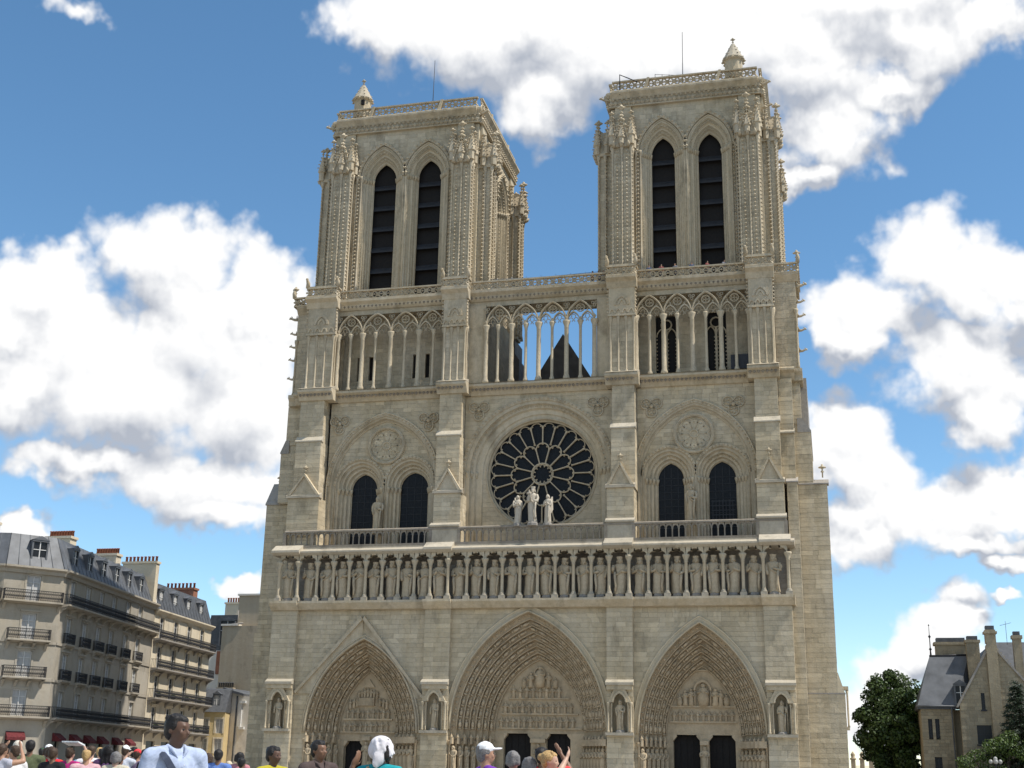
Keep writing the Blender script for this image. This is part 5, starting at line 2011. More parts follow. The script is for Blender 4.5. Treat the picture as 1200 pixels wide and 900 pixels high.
P('black-haired person in red top looking up at the towers', (22.22, -96.64, GZ), camdir(22.2, -96.6)+165, 1.70, 'brown', (.62, .06, .06), (.05, .05, .06), BLK, 'short', ('raised', 'down'), 'short', (0, -12), .017)
P('blonde woman with one arm stretched up, facing right', (22.75, -98.63, GZ), camdir(22.75, -98.6)+80, 1.62, 'fair', (.66, .12, .07), (.1, .1, .12), BLD, 'bun', ('raised', 'down'), 'short', (0, 0), .015)
P('person in grey vest with a forearm raised at the picture edge', (12.06, -93.77, GZ), camdir(12, -93.7)+140, 1.68, 'tan', (.42, .42, .47), (.1, .1, .13), BRN, 'short', ('raised', 'raised'), 'none', vox=.02)
P('white-haired tourist in pale grey shirt among the left crowd', (9.84, -90.07, GZ), camdir(9.8, -90)+160, 1.80, 'fair', (.50, .50, .46), (.1, .1, .12), (.55, .50, .42), 'short', vox=.022)
P('dark-haired tourist in mottled green shirt', (11.31, -91.85, GZ), camdir(11.3, -91.8)+175, 1.78, 'brown', (.10, .115, .06), (.08, .08, .07), BLK, 'short', vox=.02, build=1.1)
P('woman in bright red sleeveless top seen from behind', (10.49, -89.87, GZ), camdir(10.5, -89.9)+178, 1.70, 'fair', (.72, .03, .035), (.08, .08, .12), BRN, 'bob', ('down', 'down'), 'none', vox=.021, build=1.1)
P('woman in magenta top holding a white map on her head', (12.04, -91.64, GZ), camdir(12, -91.6)+150, 1.66, 'fair', (.42, .03, .17), (.1, .1, .15), BRN, 'short', ('raised', 'down'), 'none', vox=.019, extra=paper_extra)
P('person in white shirt with brown hair, seen from behind', (10.72, -88.75, GZ), camdir(10.7, -88.7)+172, 1.74, 'fair', (.72, .70, .72), (.1, .12, .2), BRN, 'short', vox=.022, build=1.15)
P('small blond tourist far back in the left crowd', (6.98, -82.17, GZ), camdir(7, -82)+150, 1.80, 'fair', (.40, .38, .34), (.1, .1, .12), BLD, 'short', vox=.03)
P('woman with long dark hair in dark purple top', (12.18, -90.54, GZ), camdir(12, -90.5)+165, 1.73, 'tan', (.10, .05, .12), (.05, .05, .07), BLK, 'long', vox=.021)
P('bare-shouldered woman in violet top, lower than her neighbours', (12.92, -91.37, GZ), camdir(13, -91.4)+150, 1.55, 'tan', (.20, .12, .46), (.1, .1, .12), BRN, 'bun', ('down', 'down'), 'none', vox=.02)
P('tourist in white cap and light grey shirt', (9.80, -85.76, GZ), camdir(9.8, -85.8)+155, 1.79, 'fair', (.58, .60, .66), (.1, .1, .14), BRN, 'short', ('camera', 'camera'), vox=.024, extra=cap((.80, .80, .78)))
P('tourist in bright red cap behind the pale blue shirt', (10.07, -85.67, GZ), camdir(10, -85.7)+140, 1.71, 'tan', (.16, .12, .18), (.1, .1, .12), BRN, 'short', vox=.024, extra=cap((.68, .05, .06)))
P('dark-haired tourist in maroon shirt just left of the blue shirt', (10.45, -85.63, GZ), camdir(10.3, -85.6)+120, 1.74, 'brown', (.13, .05, .07), (.06, .06, .08), BLK, 'short', vox=.024)
P('brown-haired tourist in grey top just right of the blue shirt', (14.07, -90.04, GZ), camdir(14, -90)+160, 1.62, 'fair', (.45, .42, .38), (.1, .1, .12), BRN, 'bob', vox=.021)
P('man in mid blue shirt seen from behind by the flank wall', (14.74, -90.96, GZ), camdir(14.7, -91)+168, 1.68, 'brown', (.12, .20, .46), (.06, .06, .09), BLK, 'short', vox=.02)
P('short pale-haired tourist near the flank wall', (12.14, -85.07, GZ), camdir(12.1, -85)+150, 1.50, 'fair', (.62, .58, .50), (.1, .1, .12), (.5, .42, .3), 'bob', vox=.025)
P('short dark-haired tourist close to the front\'s left corner', (14.25, -88.88, GZ), camdir(14.2, -88.9)+150, 1.55, 'brown', (.16, .14, .13), (.06, .06, .08), BLK, 'short', vox=.022)
P('dark-haired tourist in navy shirt far back at left', (5.47, -82.52, GZ), camdir(5.5, -82.5)+160, 1.76, 'tan', (.05, .07, .15), (.06, .06, .08), BLK, 'short', vox=.03)
P('tourist in olive shirt with a camera at the left crowd\'s edge', (10.35, -91.2, GZ), camdir(10.3, -91.2)+120, 1.64, 'tan', (.20, .20, .13), (.1, .1, .12), BRN, 'short', ('camera', 'camera'), vox=.021, extra=phone_extra)

q = random.Random(77)
MORE = [(9.2, -92.4, 'person in beige cap and sand coloured shirt at the far left', (.45, .38, .28), BRN, (.55, .48, .36), 1.68),
        (10.9, -92.9, 'person in dark teal shirt behind the raised forearm at far left', (.03, .13, .14), BLK, None, 1.72),
        (8.4, -86.6, 'tourist in orange shirt between the red top and the magenta top', (.55, .22, .05), BRN, None, 1.72),
        (9.0, -84.0, 'tourist in dark blue shirt behind the white shirt', (.06, .09, .22), BLK, None, 1.80),
        (11.2, -86.4, 'tourist in mustard top left of the white cap', (.48, .36, .08), BRN, None, 1.66),
        (11.7, -88.2, 'tourist in black shirt just right of the long dark hair', (.02, .02, .022), BLK, None, 1.70),
        (8.0, -89.5, 'grey-haired tourist in light blue shirt near the left edge', (.30, .40, .55), GRY, None, 1.78),
        (12.4, -87.6, 'tourist with straw-coloured cap beside the red cap', (.50, .48, .44), BRN, (.50, .40, .22), 1.66),
        (7.4, -85.2, 'tourist in green cap far back near the mottled green shirt', (.40, .40, .42), BRN, (.07, .20, .08), 1.78),
        (11.9, -93.2, 'brown-haired woman in white top at the very left edge', (.62, .60, .58), BRN, None, 1.66),
        (12.3, -92.6, 'person in black top beside the magenta top', (.025, .024, .026), BRN, None, 1.64),
        (12.6, -92.0, 'person in pale pink top right of the magenta top', (.58, .36, .38), BLD, None, 1.62),
        (13.1, -91.8, 'grey-haired tourist in cream shirt near the violet top', (.52, .47, .36), GRY, None, 1.60),
        (13.5, -91.3, 'tourist in dark green top left of the blue-shirted man\'s elbow', (.04, .10, .05), BLK, None, 1.62),
        (10.4, -88.4, 'tourist in sky blue top right of the red sleeveless top', (.20, .36, .55), BRN, None, 1.72),
        (9.6, -88.6, 'tourist in white cap and navy top left of the red sleeveless top', (.05, .06, .14), BRN, (.70, .70, .68), 1.74),
        (11.5, -89.6, 'tourist in coral top between the white shirt and the dark purple top', (.60, .16, .12), BLK, None, 1.68),
        (13.3, -87.0, 'tourist in rose shirt half hidden behind the pale blue shirt', (.48, .20, .22), BLK, None, 1.68)]
for x, y, lb, tc_, hc, hat, H_ in MORE:
    P(lb, (x, y, GZ), camdir(x, y)+q.uniform(110, 215), H_, q.choice(('fair', 'tan', 'brown')), tc_, (.08, .08, .11), hc, q.choice(('short', 'bob')), vox=.024,
      build=q.uniform(.95, 1.15), head=(q.uniform(-25, 25), 0), extra=cap(hat) if hat else None)
proto_t = P('tiny tourist on the high gallery below the tower openings', (6.0, .3, 46.95), 10, 1.7, 'tan', (.30, .30, .34), (.1, .1, .12), BLK, 'short', vox=.05, group='tourists on the tower gallery')

dg = bpy.context.evaluated_depsgraph_get()
for o in BAKE:
    me = bpy.data.meshes.new_from_object(o.evaluated_get(dg))
    me.name = o.name
    old = o.data
    o.modifiers.clear()
    o.data = me
    bpy.data.meshes.remove(old)
    me.polygons.foreach_set('use_smooth', [True]*len(me.polygons))
for i, (x, c) in enumerate(((5.4, 0), (6.5, 1), (11.0, 2), (12.2, 0), (13.5, 1), (15.1, 2), (16.6, 0), (18.2, 1))):
    c_ = copy_tree(proto_t)
    c_.location = (x, .3 if x < 8 else -.15, 46.95)
    c_.rotation_euler = (0, 0, rng.uniform(-.8, .8))
    for ch in c_.children:
        if ch.name.startswith('top'):
            ch.data = ch.data.copy()
            ch.data.materials[0] = cloth(((.20, .06, .06), (.22, .22, .24), (.05, .08, .16))[c])

# ------------------------------------------------------------------ city buildings
MAT['cream'] = stone('shaded_cream_render', (0.36, 0.325, 0.26), (0.32, 0.30, 0.26), island=0.05, fine=.12, streak=.14)  # darkened: the shade over the corner block is put into this colour
MAT['cream_light'] = stone('pale_cream_render', (0.62, 0.55, 0.41), (0.55, 0.50, 0.40), island=0.05, fine=.1, streak=.1)
MAT['yellow'] = stone('yellow_render', (0.58, 0.46, 0.24), (0.53, 0.43, 0.25), island=0.03, fine=.1, streak=.12)
MAT['beige'] = stone('beige_render', (0.40, 0.34, 0.25), (0.36, 0.32, 0.25), island=0.03, fine=.1, streak=.2)
MAT['white_wall'] = stone('white_render', (0.66, 0.63, 0.56), (0.58, 0.56, 0.52), island=0.03, fine=.1, streak=.15)
MAT['white_paint'] = plain('white_paint', (0.62, 0.61, 0.58), .6, var=.06)
MAT['curtain'] = plain('net_curtain', (0.44, 0.43, 0.41), .8, var=.12, scale=3)
MAT['room'] = plain('dark_window_glass', (0.016, 0.016, 0.017), .3, var=.4, scale=.6, spec=.25)
MAT['iron'] = plain('black_ironwork', (0.018, 0.018, 0.020), .6, var=.2)
MAT['pot'] = plain('terracotta', (0.22, 0.085, 0.055), .8, var=.25)
MAT['awning'] = plain('red_awning', (0.12, 0.022, 0.024), .9, var=.3)
MAT['brick'] = stone('red_brick', (0.30, 0.13, 0.08), (0.26, 0.14, 0.10), island=.2)


class Side:
    """one street front: origin (x, y), direction, outward normal to the right-hand rule"""
    def __init__(s, o, d):
        l = math.hypot(*d)
        s.o, s.d = o, (d[0]/l, d[1]/l)
        s.n = (s.d[1], -s.d[0])
        s.L = l

    def xf(s):
        return lambda p: (s.o[0]+s.d[0]*p[0]-s.n[0]*p[1], s.o[1]+s.d[1]*p[0]-s.n[1]*p[1], p[2])


def holed_wall(mb, u0, u1, z0, z1, holes, dep=.35):
    us = sorted({u0, u1}|{h[0] for h in holes}|{h[1] for h in holes})
    zs = sorted({z0, z1}|{h[2] for h in holes}|{h[3] for h in holes})
    for i in range(len(zs)-1):
        run = None
        for j in range(len(us)-1):
            c, d = (us[j]+us[j+1])/2, (zs[i]+zs[i+1])/2
            solid = not any(h[0] < c < h[1] and h[2] < d < h[3] for h in holes)
            if solid:
                run = us[j] if run is None else run
                if j == len(us)-2:
                    mb.box(run, us[j+1], 0, dep, zs[i], zs[i+1])
            elif run is not None:
                mb.box(run, us[j], 0, dep, zs[i], zs[i+1])
                run = None


def window(side, par, u0, u1, z0, z1, light=True, frame='white_paint', surround=None, lintel=False, shutter=False):
    m = MB(side.xf())
    w = .07
    for a, b in ((u0, u0+w), (u1-w, u1), ((u0+u1)/2-.04, (u0+u1)/2+.04)):
        m.box(a, b, .14, .22, z0, z1)
    m.box(u0, u1, .14, .215, z1-w, z1); m.box(u0, u1, .14, .215, z0, z0+w)
    m.box(u0, u1, .15, .21, z0+(z1-z0)*.72, z0+(z1-z0)*.72+.05)
    f = m.build('window', frame, par)
    k = MB(side.xf()); k.box(u0-.02, u1+.02, .24, .28, z0-.02, z1+.02)
    k.build('pane', 'curtain' if light else 'room', f)
    if surround:
        k = MB(side.xf())
        k.box(u0-.18, u0-.002, -.05, .1, z0, z1+.18); k.box(u1+.002, u1+.18, -.05, .1, z0, z1+.18); k.box(u0-.002, u1+.002, -.05, .1, z1+.002, z1+.18)
        if lintel:
            k.box(u0-.28, u1+.28, -.18, .02, z1+.18, z1+.32)
        k.build('surround', surround, f)
    return f


def railing(mb, u0, u1, z, h=.95, y=-.05, ends=0.0, st=.16, scroll=True):
    mb.box(u0, u1, y-.03, y+.03, z+h-.06, z+h); mb.box(u0, u1, y-.02, y+.02, z+.08, z+.12)
    n = max(2, round((u1-u0)/st))
    for i in range(n+1):
        u = u0+(u1-u0)*i/n
        mb.box(u-.016, u+.016, y-.015, y+.015, z+.02, z+h-.05)
    if scroll:
        for i in range(n):
            u = u0+(u1-u0)*(i+.5)/n
            mb.octa((u, y, z+.32), .055, .16); mb.octa((u, y, z+.68), .05, .12)
    if ends:
        for u in (u0, u1):
            mb.box(u-.02, u+.02, y, y+ends, z+h-.05, z+h)
            for j in range(5):
                mb.box(u-.015, u+.015, y+ends*j/5, y+ends*j/5+.03, z, z+h-.05)


def balcony(side, par, u0, u1, z, depth=.75, slab='cream', brackets=0, iron='iron'):
    m = MB(side.xf())
    m.prism_x([(.0, z-.32), (.0, z), (-depth, z), (-depth, z-.14), (-depth*.7, z-.22), (-.15, z-.32)], u0, u1)
    n = brackets
    for i in range(n):
        u = u0+.2+(u1-u0-.4)*i/max(1, n-1)
        m.prism_x([(0, z-.9), (0, z-.3), (-depth*.8, z-.3), (-depth*.3, z-.55)], u-.12, u+.12)
    b = m.build('balcony', slab, par)
    k = MB(side.xf()); railing(k, u0+.04, u1-.04, z, y=-depth+.06, ends=depth-.06)
    k.build('railing', iron, b, 'stuff')
    return b


def chimney(par, x0, x1, y0, y1, z0, z1, mat='cream', pots=6, ph=.7, pm='pot'):
    m = MB()
    m.box(x0, x1, y0, y1, z0, z1-.25); m.box(x0-.12, x1+.12, y0-.12, y1+.12, z1-.25, z1)
    c = m.build('chimney', mat, par)
    long_x = (x1-x0) > (y1-y0)
    for i in range(pots):
        t = (i+.5)/pots
        k = MB()
        k.lathe([(.15, 0), (.13, ph*.8), (.17, ph*.85), (.16, ph), (.10, ph)], ((x0+(x1-x0)*t) if long_x else (x0+x1)/2, (y0+y1)/2 if long_x else y0+(y1-y0)*t, z1), 8)
        k.build('chimney_pot', pm, c)
    return c


def dormer(side, par, u, z, w=1.3, h=1.8, back=2.0, y=.35, light=False):
    m = MB(side.xf())
    m.box(u-w/2, u-w/2+.16, y, y+back, z, z+h); m.box(u+w/2-.16, u+w/2, y, y+back, z, z+h)
    m.box(u-w/2, u+w/2, y-.06, y+back, z+h, z+h+.16)
    m.prism([(u-w/2-.08, z+h+.16), (u+w/2+.08, z+h+.16), (u, z+h+.55)], y-.1, y+back)
    m.box(u-w/2, u+w/2, y-.04, y+.1, z-.12, z)
    d = m.build('dormer', 'zinc', par)
    k = MB(side.xf()); k.box(u-w/2+.14, u+w/2-.14, y+.1, y+.16, z, z+h); k.build('pane', 'curtain' if light else 'room', d)
    k = MB(side.xf())
    k.box(u-.04, u+.04, y+.04, y+.099, z, z+h); k.box(u-w/2+.16, u+w/2-.16, y+.05, y+.098, z+h*.6, z+h*.6+.06)
    k.build('window_frame', 'white_paint', d)


def mansard(par, sides, z0, z1, inset, mat, name='roof', lip=.25):
    """steep lower slope round the street fronts, flat top; sides chained corner to corner"""
    pts = [s.o for s in sides]
    e = sides[-1]
    pts.append((e.o[0]+e.d[0]*e.L, e.o[1]+e.d[1]*e.L))
    inn = []
    for i, p in enumerate(pts):
        ns = [sides[j].n for j in (i-1, i) if 0 <= j < len(sides)]
        nx, ny = sum(n[0] for n in ns), sum(n[1] for n in ns)
        l = math.hypot(nx, ny)
        k = inset/(l/len(ns))
        inn.append((p[0]-nx/l*k, p[1]-ny/l*k))
    m = MB()
    vs = [(x, y, z0) for x, y in pts]+[(x, y, z1) for x, y in inn]
    n = len(pts)
    m.add(vs, [(i, i+1, n+i+1, n+i) for i in range(n-1)])
    deep = [(x-12*sides[min(i, len(sides)-1)].n[0], y-12*sides[min(i, len(sides)-1)].n[1], z1+.7) for i, (x, y) in enumerate(inn)]
    m.add([(x, y, z1) for x, y in inn]+deep, [(i, i+1, n+i+1, n+i) for i in range(n-1)])
    r = m.build(name, mat, par)
    # standing seams
    k = MB()
    for s, i in zip(sides, range(n-1)):
        c = max(1, int(s.L/.9))
        for j in range(c+1):
            t = j/c
            a = Vector((pts[i][0]+(pts[i+1][0]-pts[i][0])*t, pts[i][1]+(pts[i+1][1]-pts[i][1])*t, z0))
            b = Vector((inn[i][0]+(inn[i+1][0]-inn[i][0])*t, inn[i][1]+(inn[i+1][1]-inn[i][1])*t, z1))
            k.tube([a, b], .035, 4)
    k.build('roof_seams', mat, r, 'stuff')
    return r


# ---- corner block at left
bd = thing('apartment_building', 'long cream corner apartment block with red awnings and grey mansard roof at left', 'building', (-44, 0, GZ))
K0, K1, K2, K3 = (-56.5, -15.2), (-45.6, -12.6), (-42.15, -8.6), (-46.3, 16.0)
F1, FC, F2 = Side(K0, (K1[0]-K0[0], K1[1]-K0[1])), Side(K1, (K2[0]-K1[0], K2[1]-K1[1])), Side(K2, (K3[0]-K2[0], K3[1]-K2[1]))
ZF = [5.6, 9.0, 12.3, 15.75]
CORN = 18.75
wins = {F1: [F1.L-9.2, F1.L-5.6, F1.L-1.9], FC: [FC.L*.5], F2: [2.4, 6.2, 9.6, 13.0, 17.0, 20.6]}
for s, us in wins.items():
    holes = []
    for u in us:
        for z in ZF:
            holes.append((u-.62, u+.62, z+.05, z+2.35))
        holes.append((u-.8, u+.8, GZ+.5, 3.9))
    m = MB(s.xf())
    holed_wall(m, 0, s.L, GZ-.2, CORN, holes)
    w = m.build('wall', 'cream', bd)
    for u in us:
        for i, z in enumerate(ZF):
            window(s, bd, u-.62, u+.62, z+.05, z+2.35, True, surround='cream', lintel=i in (1, 2))
            if i in (1, 2) and s is not FC:
                balcony(s, bd, u-1.05, u+1.05, z, .42 if s is F2 else .6, brackets=2)
        m = MB(s.xf())
        m.box(u-.8, u+.8, .2, .3, GZ+.5, 3.9)
        m.build('shop_window', 'room', bd)
        m = MB(s.xf())
        m.prism_x([(0, 4.3), (-.05, 4.3), (-.7, 3.8), (-.7, 3.55), (-.66, 3.55), (0, 3.6)], u-.8, u+.8)
        m.build('awning', 'awning', bd)
    for z in ZF[1:3]:
        m = MB(s.xf()); m.box(0, s.L, -.1, -.002, z-.28, z-.05); m.build('string_course', 'cream', bd)
    m = MB(s.xf())
    m.prism_x([(0, CORN-.5), (0, CORN+.12), (-.6, CORN+.12), (-.6, CORN-.05), (-.3, CORN-.2), (-.2, CORN-.5)], -.1, s.L+.1)
    m.build('cornice', 'cream', bd)
    balcony(s, bd, 0, s.L, ZF[0], .85, brackets=int(s.L/1.8))
    balcony(s, bd, 0, s.L, ZF[3], .85, brackets=int(s.L/1.8))
for z in ZF[1:3]:
    balcony(FC, bd, FC.L*.5-1.9, FC.L*.5+1.9, z, .9, brackets=4)
mansard(bd, [F1, FC, F2], CORN+.1, 22.0, 1.35, 'zinc')
for u in (3.0, 6.6, 10.2, 13.8, 17.4, 21.0):
    dormer(F2, bd, u, CORN+.65, 1.3, 1.75)
for u in (F1.L-8.3, F1.L-3.9):
    dormer(F1, bd, u, CORN+.65, 1.5, 1.9)
dormer(FC, bd, FC.L*.55, CORN+.65, 1.5, 1.9)
m = MB()
m.prism([(-58, GZ), (-46.5, GZ), (-46.5, CORN), (-58, CORN)], -10, 15.8)
m.build('wall', 'cream', bd)
chimney(bd, -48.3, -45.6, -3.0, -1.9, 21.5, 23.2, 'cream_light', 9, .6)
chimney(bd, -48.6, -45.9, 6.2, 7.2, 21.5, 23.0, 'cream_light', 9, .6)
chimney(bd, -50.4, -46.2, 15.2, 15.9, 19, 23.6, 'cream_light', 9, .6)
chimney(bd, -57, -51.2, -8, -6.5, 20, 24.0, 'cream_light', 8, .7)

# ---- second block with dark windows and many balconies
b2 = thing('apartment_building', 'narrower sunlit cream block with iron balconies on every floor, beside the long corner block', 'building', (-50, 25, GZ))
S2 = Side((-46.35, 16.2), (-48.3+46.35, 34.0-16.2))
Z2 = [5.4, 8.8, 12.0, 15.2]
C2 = 18.3
us = [2.2, 6.4, 10.6, 14.8]
holes = [(u-.65, u+.65, z+.05, z+2.45) for u in us for z in Z2]+[(u-1.2, u+1.2, GZ+.3, 4.2) for u in us]
m = MB(S2.xf()); holed_wall(m, 0, S2.L, GZ-.2, C2, holes); m.build('wall', 'cream_light', b2)
for u in us:
    for i, z in enumerate(Z2):
        window(S2, b2, u-.65, u+.65, z+.05, z+2.45, False, surround='cream_light', lintel=True)
        if i < 2:
            k = MB(S2.xf()); k.ell((u, -.45, z+.35), (.7, .25, .28), 8, 6); k.build('window_box_plants', plain('balcony_plants', (.04, .07, .02), .9, var=.4, scale=8), b2)
    m = MB(S2.xf()); m.box(u-1.2, u+1.2, .2, .3, GZ+.3, 4.2); m.build('shop_window', 'room', b2)
for z in Z2:
    balcony(S2, b2, 0.15, S2.L-.1, z, .9, 'grey_stone', int(S2.L/2.1))
m = MB(S2.xf())
m.prism_x([(0, C2-.4), (0, C2+.1), (-.5, C2+.1), (-.5, C2-.05), (-.15, C2-.4)], 0, S2.L)
m.build('cornice', 'cream_light', b2)
mansard(b2, [S2], C2+.1, 21.6, 1.1, 'slate')
for u in us:
    dormer(S2, b2, u, C2+.5, 1.4, 1.9, light=True)
m = MB(S2.xf())
m.box(.1, S2.L-.1, .5, 11, GZ, C2)
m.build('wall', 'cream_light', b2)
m = MB(S2.xf())
m.prism_x([(-.02, C2), (11, C2), (11, 22.6), (1.0, 22.6), (.6, 21.6), (-.02, C2+.6)], -.02, .3)
m.build('party_wall', 'white_wall', b2)
chimney(b2, -52.5, -48.6, 17.3, 18.2, 21.0, 22.9, 'grey_stone', 7, .7)
chimney(b2, -53.5, -49.4, 30.5, 31.6, 21.0, 22.8, 'brick', 8, .65)

# ---- low yellow house
b3 = thing('house', 'low yellow house with two columns of white windows and a slate roof', 'building', (-48, 40, GZ))
S3 = Side((-50.3, 36.0), (3.4, .9))
holes = [(u-.45, u+.45, z, z+1.75) for u in (1.05, 2.85) for z in (1.0, 3.2, 5.6)]
m = MB(S3.xf()); holed_wall(m, 0, S3.L, GZ-.2, 8.2, holes); m.build('wall', 'yellow', b3)
for u in (1.05, 2.85):
    for z in (1.0, 3.2, 5.6):
        window(S3, b3, u-.45, u+.45, z, z+1.75, True, surround='cream_light')
m = MB(S3.xf()); m.box(.05, S3.L-.05, .4, 6, GZ, 8.15); m.build('wall', 'yellow', b3)
m = MB(S3.xf()); m.prism_x([(-.3, 8.15), (6.4, 8.15), (3.4, 11.2), (2.0, 11.0)], -.05, S3.L+.05); m.build('roof', 'slate', b3)
dormer(S3, b3, 2.2, 8.9, .95, 1.3, light=True)
m = MB(S3.xf()); m.tube([(-.02, -.12, 8.0), (-.02, -.12, GZ)], .07, 6); m.build('downpipe', 'metal', b3)

# ---- white party wall block, close to the cathedral
b4 = thing('house', 'narrow block with a bare white wall and drainpipe next to the cathedral', 'building', (-47, 41, GZ))
m = MB()
m.prism([(-48.6, GZ-.2), (-45.2, GZ-.2), (-45.2, 10.2), (-46.0, 10.3), (-48.6, 11.0)], 40.0, 48)
m.build('wall', 'white_wall', b4)
m = MB(); m.box(-46.6, -46.1, 39.7, 39.99, 6.5, 9.4); m.box(-46.3, -45.6, 39.6, 39.99, 6.2, 6.5); m.box(-46.4, -45.6, 39.55, 39.99, 9.4, 9.7)
m.build('flue_box', 'white_paint', b4)
m = MB(); m.tube([(-46.9, 39.9, 10.3), (-46.95, 39.85, GZ)], .10, 6); m.build('downpipe', 'zinc', b4)
m = MB(); m.prism([(-48.8, 11.0), (-46.0, 10.3), (-45.9, 10.55), (-48.8, 11.35)], 39.6, 48.2); m.build('roof', 'zinc', b4)

# ---- tall blank beige block behind
b5 = thing('apartment_building', 'tall blank beige block rising behind the yellow house', 'building', (-53, 55, GZ))
m = MB()
m.box(-55.3, -44, 51, 66, GZ-.2, 20.4)
m.box(-53.6, -44, 52, 66, 20.4, 24.7)
m.build('wall', 'beige', b5)
m = MB(); m.box(-55.4, -52.9, 50.7, 52, 20.4, 20.65); m.box(-53.75, -44, 51.8, 66, 24.7, 24.95); m.build('coping', 'white_wall', b5)
m = MB(); m.tube([(-53.9, 50.9, 20.6), (-52.2, 50.9, 20.75)], .12, 6); m.tube([(-53.0, 50.9, 20.6), (-53.0, 50.9, 22.5)], .06, 5); m.build('vent_pipe', 'grey_stone', b5)
chimney(b5, -54.9, -52.6, 50.1, 50.7, 11.0, 12.0, 'beige', 7, .7, 'slate')
m = MB(); m.box(-55.1, -52.4, 50.0, 50.9, GZ, 11.0); m.build('chimney_breast', 'beige', b5)

# ---- dark slim block in between
b6 = thing('apartment_building', 'slim block with tall rooftop dormer windows between the balconied block and the beige one', 'building', (-57, 60, GZ))
m = MB(); m.box(-60.8, -55.2, 56, 70, GZ-.2, 17.5); m.build('wall', 'white_wall', b6)
m = MB(); m.prism([(-60.8, 17.5), (-55.2, 17.5), (-55.4, 22.6), (-60.0, 22.6)], 56.6, 70); m.build('roof', 'slate', b6)
S6 = Side((-60.8, 56.0), (5.6, 0))
dormer(S6, b6, 3.6, 18.3, 2.4, 3.4, light=False)
for z in (6, 9.2, 12.4):
    for u in (1.6, 4.0):
        window(S6, b6, u-.5, u+.5, z, z+2, False)
m = MB(); m.box(-58.2, -56.2, 55.7, 55.99, 14.2, 17.4); m.build('brick_panel', 'brick', b6)
chimney(b6, -58.6, -56.2, 58, 59, 22.4, 24.6, 'cream_light', 6, .7)

# the left-hand street stands a little further off
CAM = Vector((26.0056, -113.9067, 1.65))
for o in (bd, b2, b3, b4, b5, b6):
    o.location = CAM+(o.location-CAM)*1.1+Vector((-.75, 0, 0))
    o.scale = (1.1, 1.1, 1.1)

# ---- turreted stone house at right
MAT['house_stone'] = stone('house_stone', (0.30, 0.255, 0.175), (0.26, 0.23, 0.17), island=0.13, fine=.25, streak=.3)
h1 = thing('house', 'stone house with steep slate turret roof, tall gable and chimney stacks at right', 'house', (38, 10, GZ))
m = MB()
T0 = Side((33.6, 8.0), (2.75, 0))
k = MB(T0.xf()); ashlar(k, 0, T0.L, GZ-.2, 7.75, 0, [hole_rect(.9, 1.5, .8, 3.6), hole_rect(.55, .9, 5.2, 7.0), hole_rect(1.15, 1.5, 5.2, 7.0)], .3, (.45, .8))
m.add(k.v, k.f)
m.box(33.65, 36.3, 8.35, 14, GZ-.2, 7.7)
m.box(36.35, 37.3, 8.6, 14, GZ-.2, 7.7)
m.build('wall', 'house_stone', h1)
for a, b, z0, z1 in ((.55, .9, 5.2, 7.0), (1.15, 1.5, 5.2, 7.0), (.9, 1.5, .8, 3.6)):
    window(T0, h1, a, b, z0, z1, False, frame='metal')
m = MB(); m.box(33.35, 36.6, 7.75, 14, 7.72, 8.0); m.build('eaves', 'slate', h1)
m = MB(); m.tube([(33.2, 7.68, 7.95), (36.7, 7.68, 7.95)], .09, 6); m.tube([(36.2, 7.7, 7.9), (36.2, 7.85, 7.5), (36.2, 7.9, GZ)], .06, 6); m.build('gutter', 'zinc', h1)
m = MB()
m.add([(33.35, 7.75, 8.0), (36.6, 7.75, 8.0), (38.2, 9.6, 8.0), (38.2, 14, 8.0), (33.35, 14, 8.0), (34.85, 10.0, 12.55), (38.2, 10.0, 12.55)],
      [(0, 1, 5), (1, 2, 6, 5), (0, 5, 4), (2, 3, 6), (5, 6, 3, 4)])
m.build('turret_roof', 'zinc', h1)
m = MB(); m.tube([(34.8, 10.0, 12.5), (38.2, 10.0, 12.6)], .1, 5); m.lathe([(.09, 0), (.06, .5), (.14, .6), (.05, .75), (.04, 1.6), (.13, 1.75), (.03, 1.9), (.02, 2.7), (.07, 2.75), (.0, 2.9)], (34.95, 10.0, 12.5), 8)
m.build('roof_finial', 'metal', h1)
m = MB(); m.box(35.5, 38.2, 11.0, 12.2, 10.5, 13.6); m.box(35.35, 38.35, 10.85, 12.35, 13.6, 13.85); ck = m.build('chimney', 'house_stone', h1)
m = MB(); m.box(35.6, 38.1, 11.1, 12.1, 13.85, 14.25); m.build('chimney_cap', 'slate', ck)
m = MB()                                                   # gable front
G = [(36.75, GZ-.2), (43.6, GZ-.2), (43.6, 8.3), (40.1, 12.95), (39.4, 12.95), (36.75, 8.0)]
m.prism([(x, z-.03) if z > 1 else (x, z) for x, z in G], 6.03, 6.5)
for i in range(41):
    za, zb = GZ-.2+i*.31, GZ-.2+(i+1)*.31
    zm = (za+zb)/2
    xl = 36.75 if zm < 8 else 36.75+(39.4-36.75)*(zm-8)/4.95
    xr = 43.6 if zm < 8.3 else 43.6-(43.6-40.1)*(zm-8.3)/4.65
    if zm < 12.9:
        ashlar(m, xl, 39.3, za, zb, 6.0, [hole_rect(38.55, 38.85, 7.6, 9.0), hole_rect(38.0, 39.2, 4.7, 6.3)][0 if zm > 7 else 1:][:1], .31, (.45, .85), .03)
        ashlar(m, 40.2, max(40.25, xr), za, zb, 6.0, (), .31, (.45, .85), .03)
for a, b, z0, z1 in ((38.55, 38.85, 7.6, 9.0), (38.0, 39.2, 4.7, 6.3)):
    m.box(a-.12, b+.12, 5.94, 6.0, z1, z1+.15)
gw = m.build('gable_wall', 'house_stone', h1)
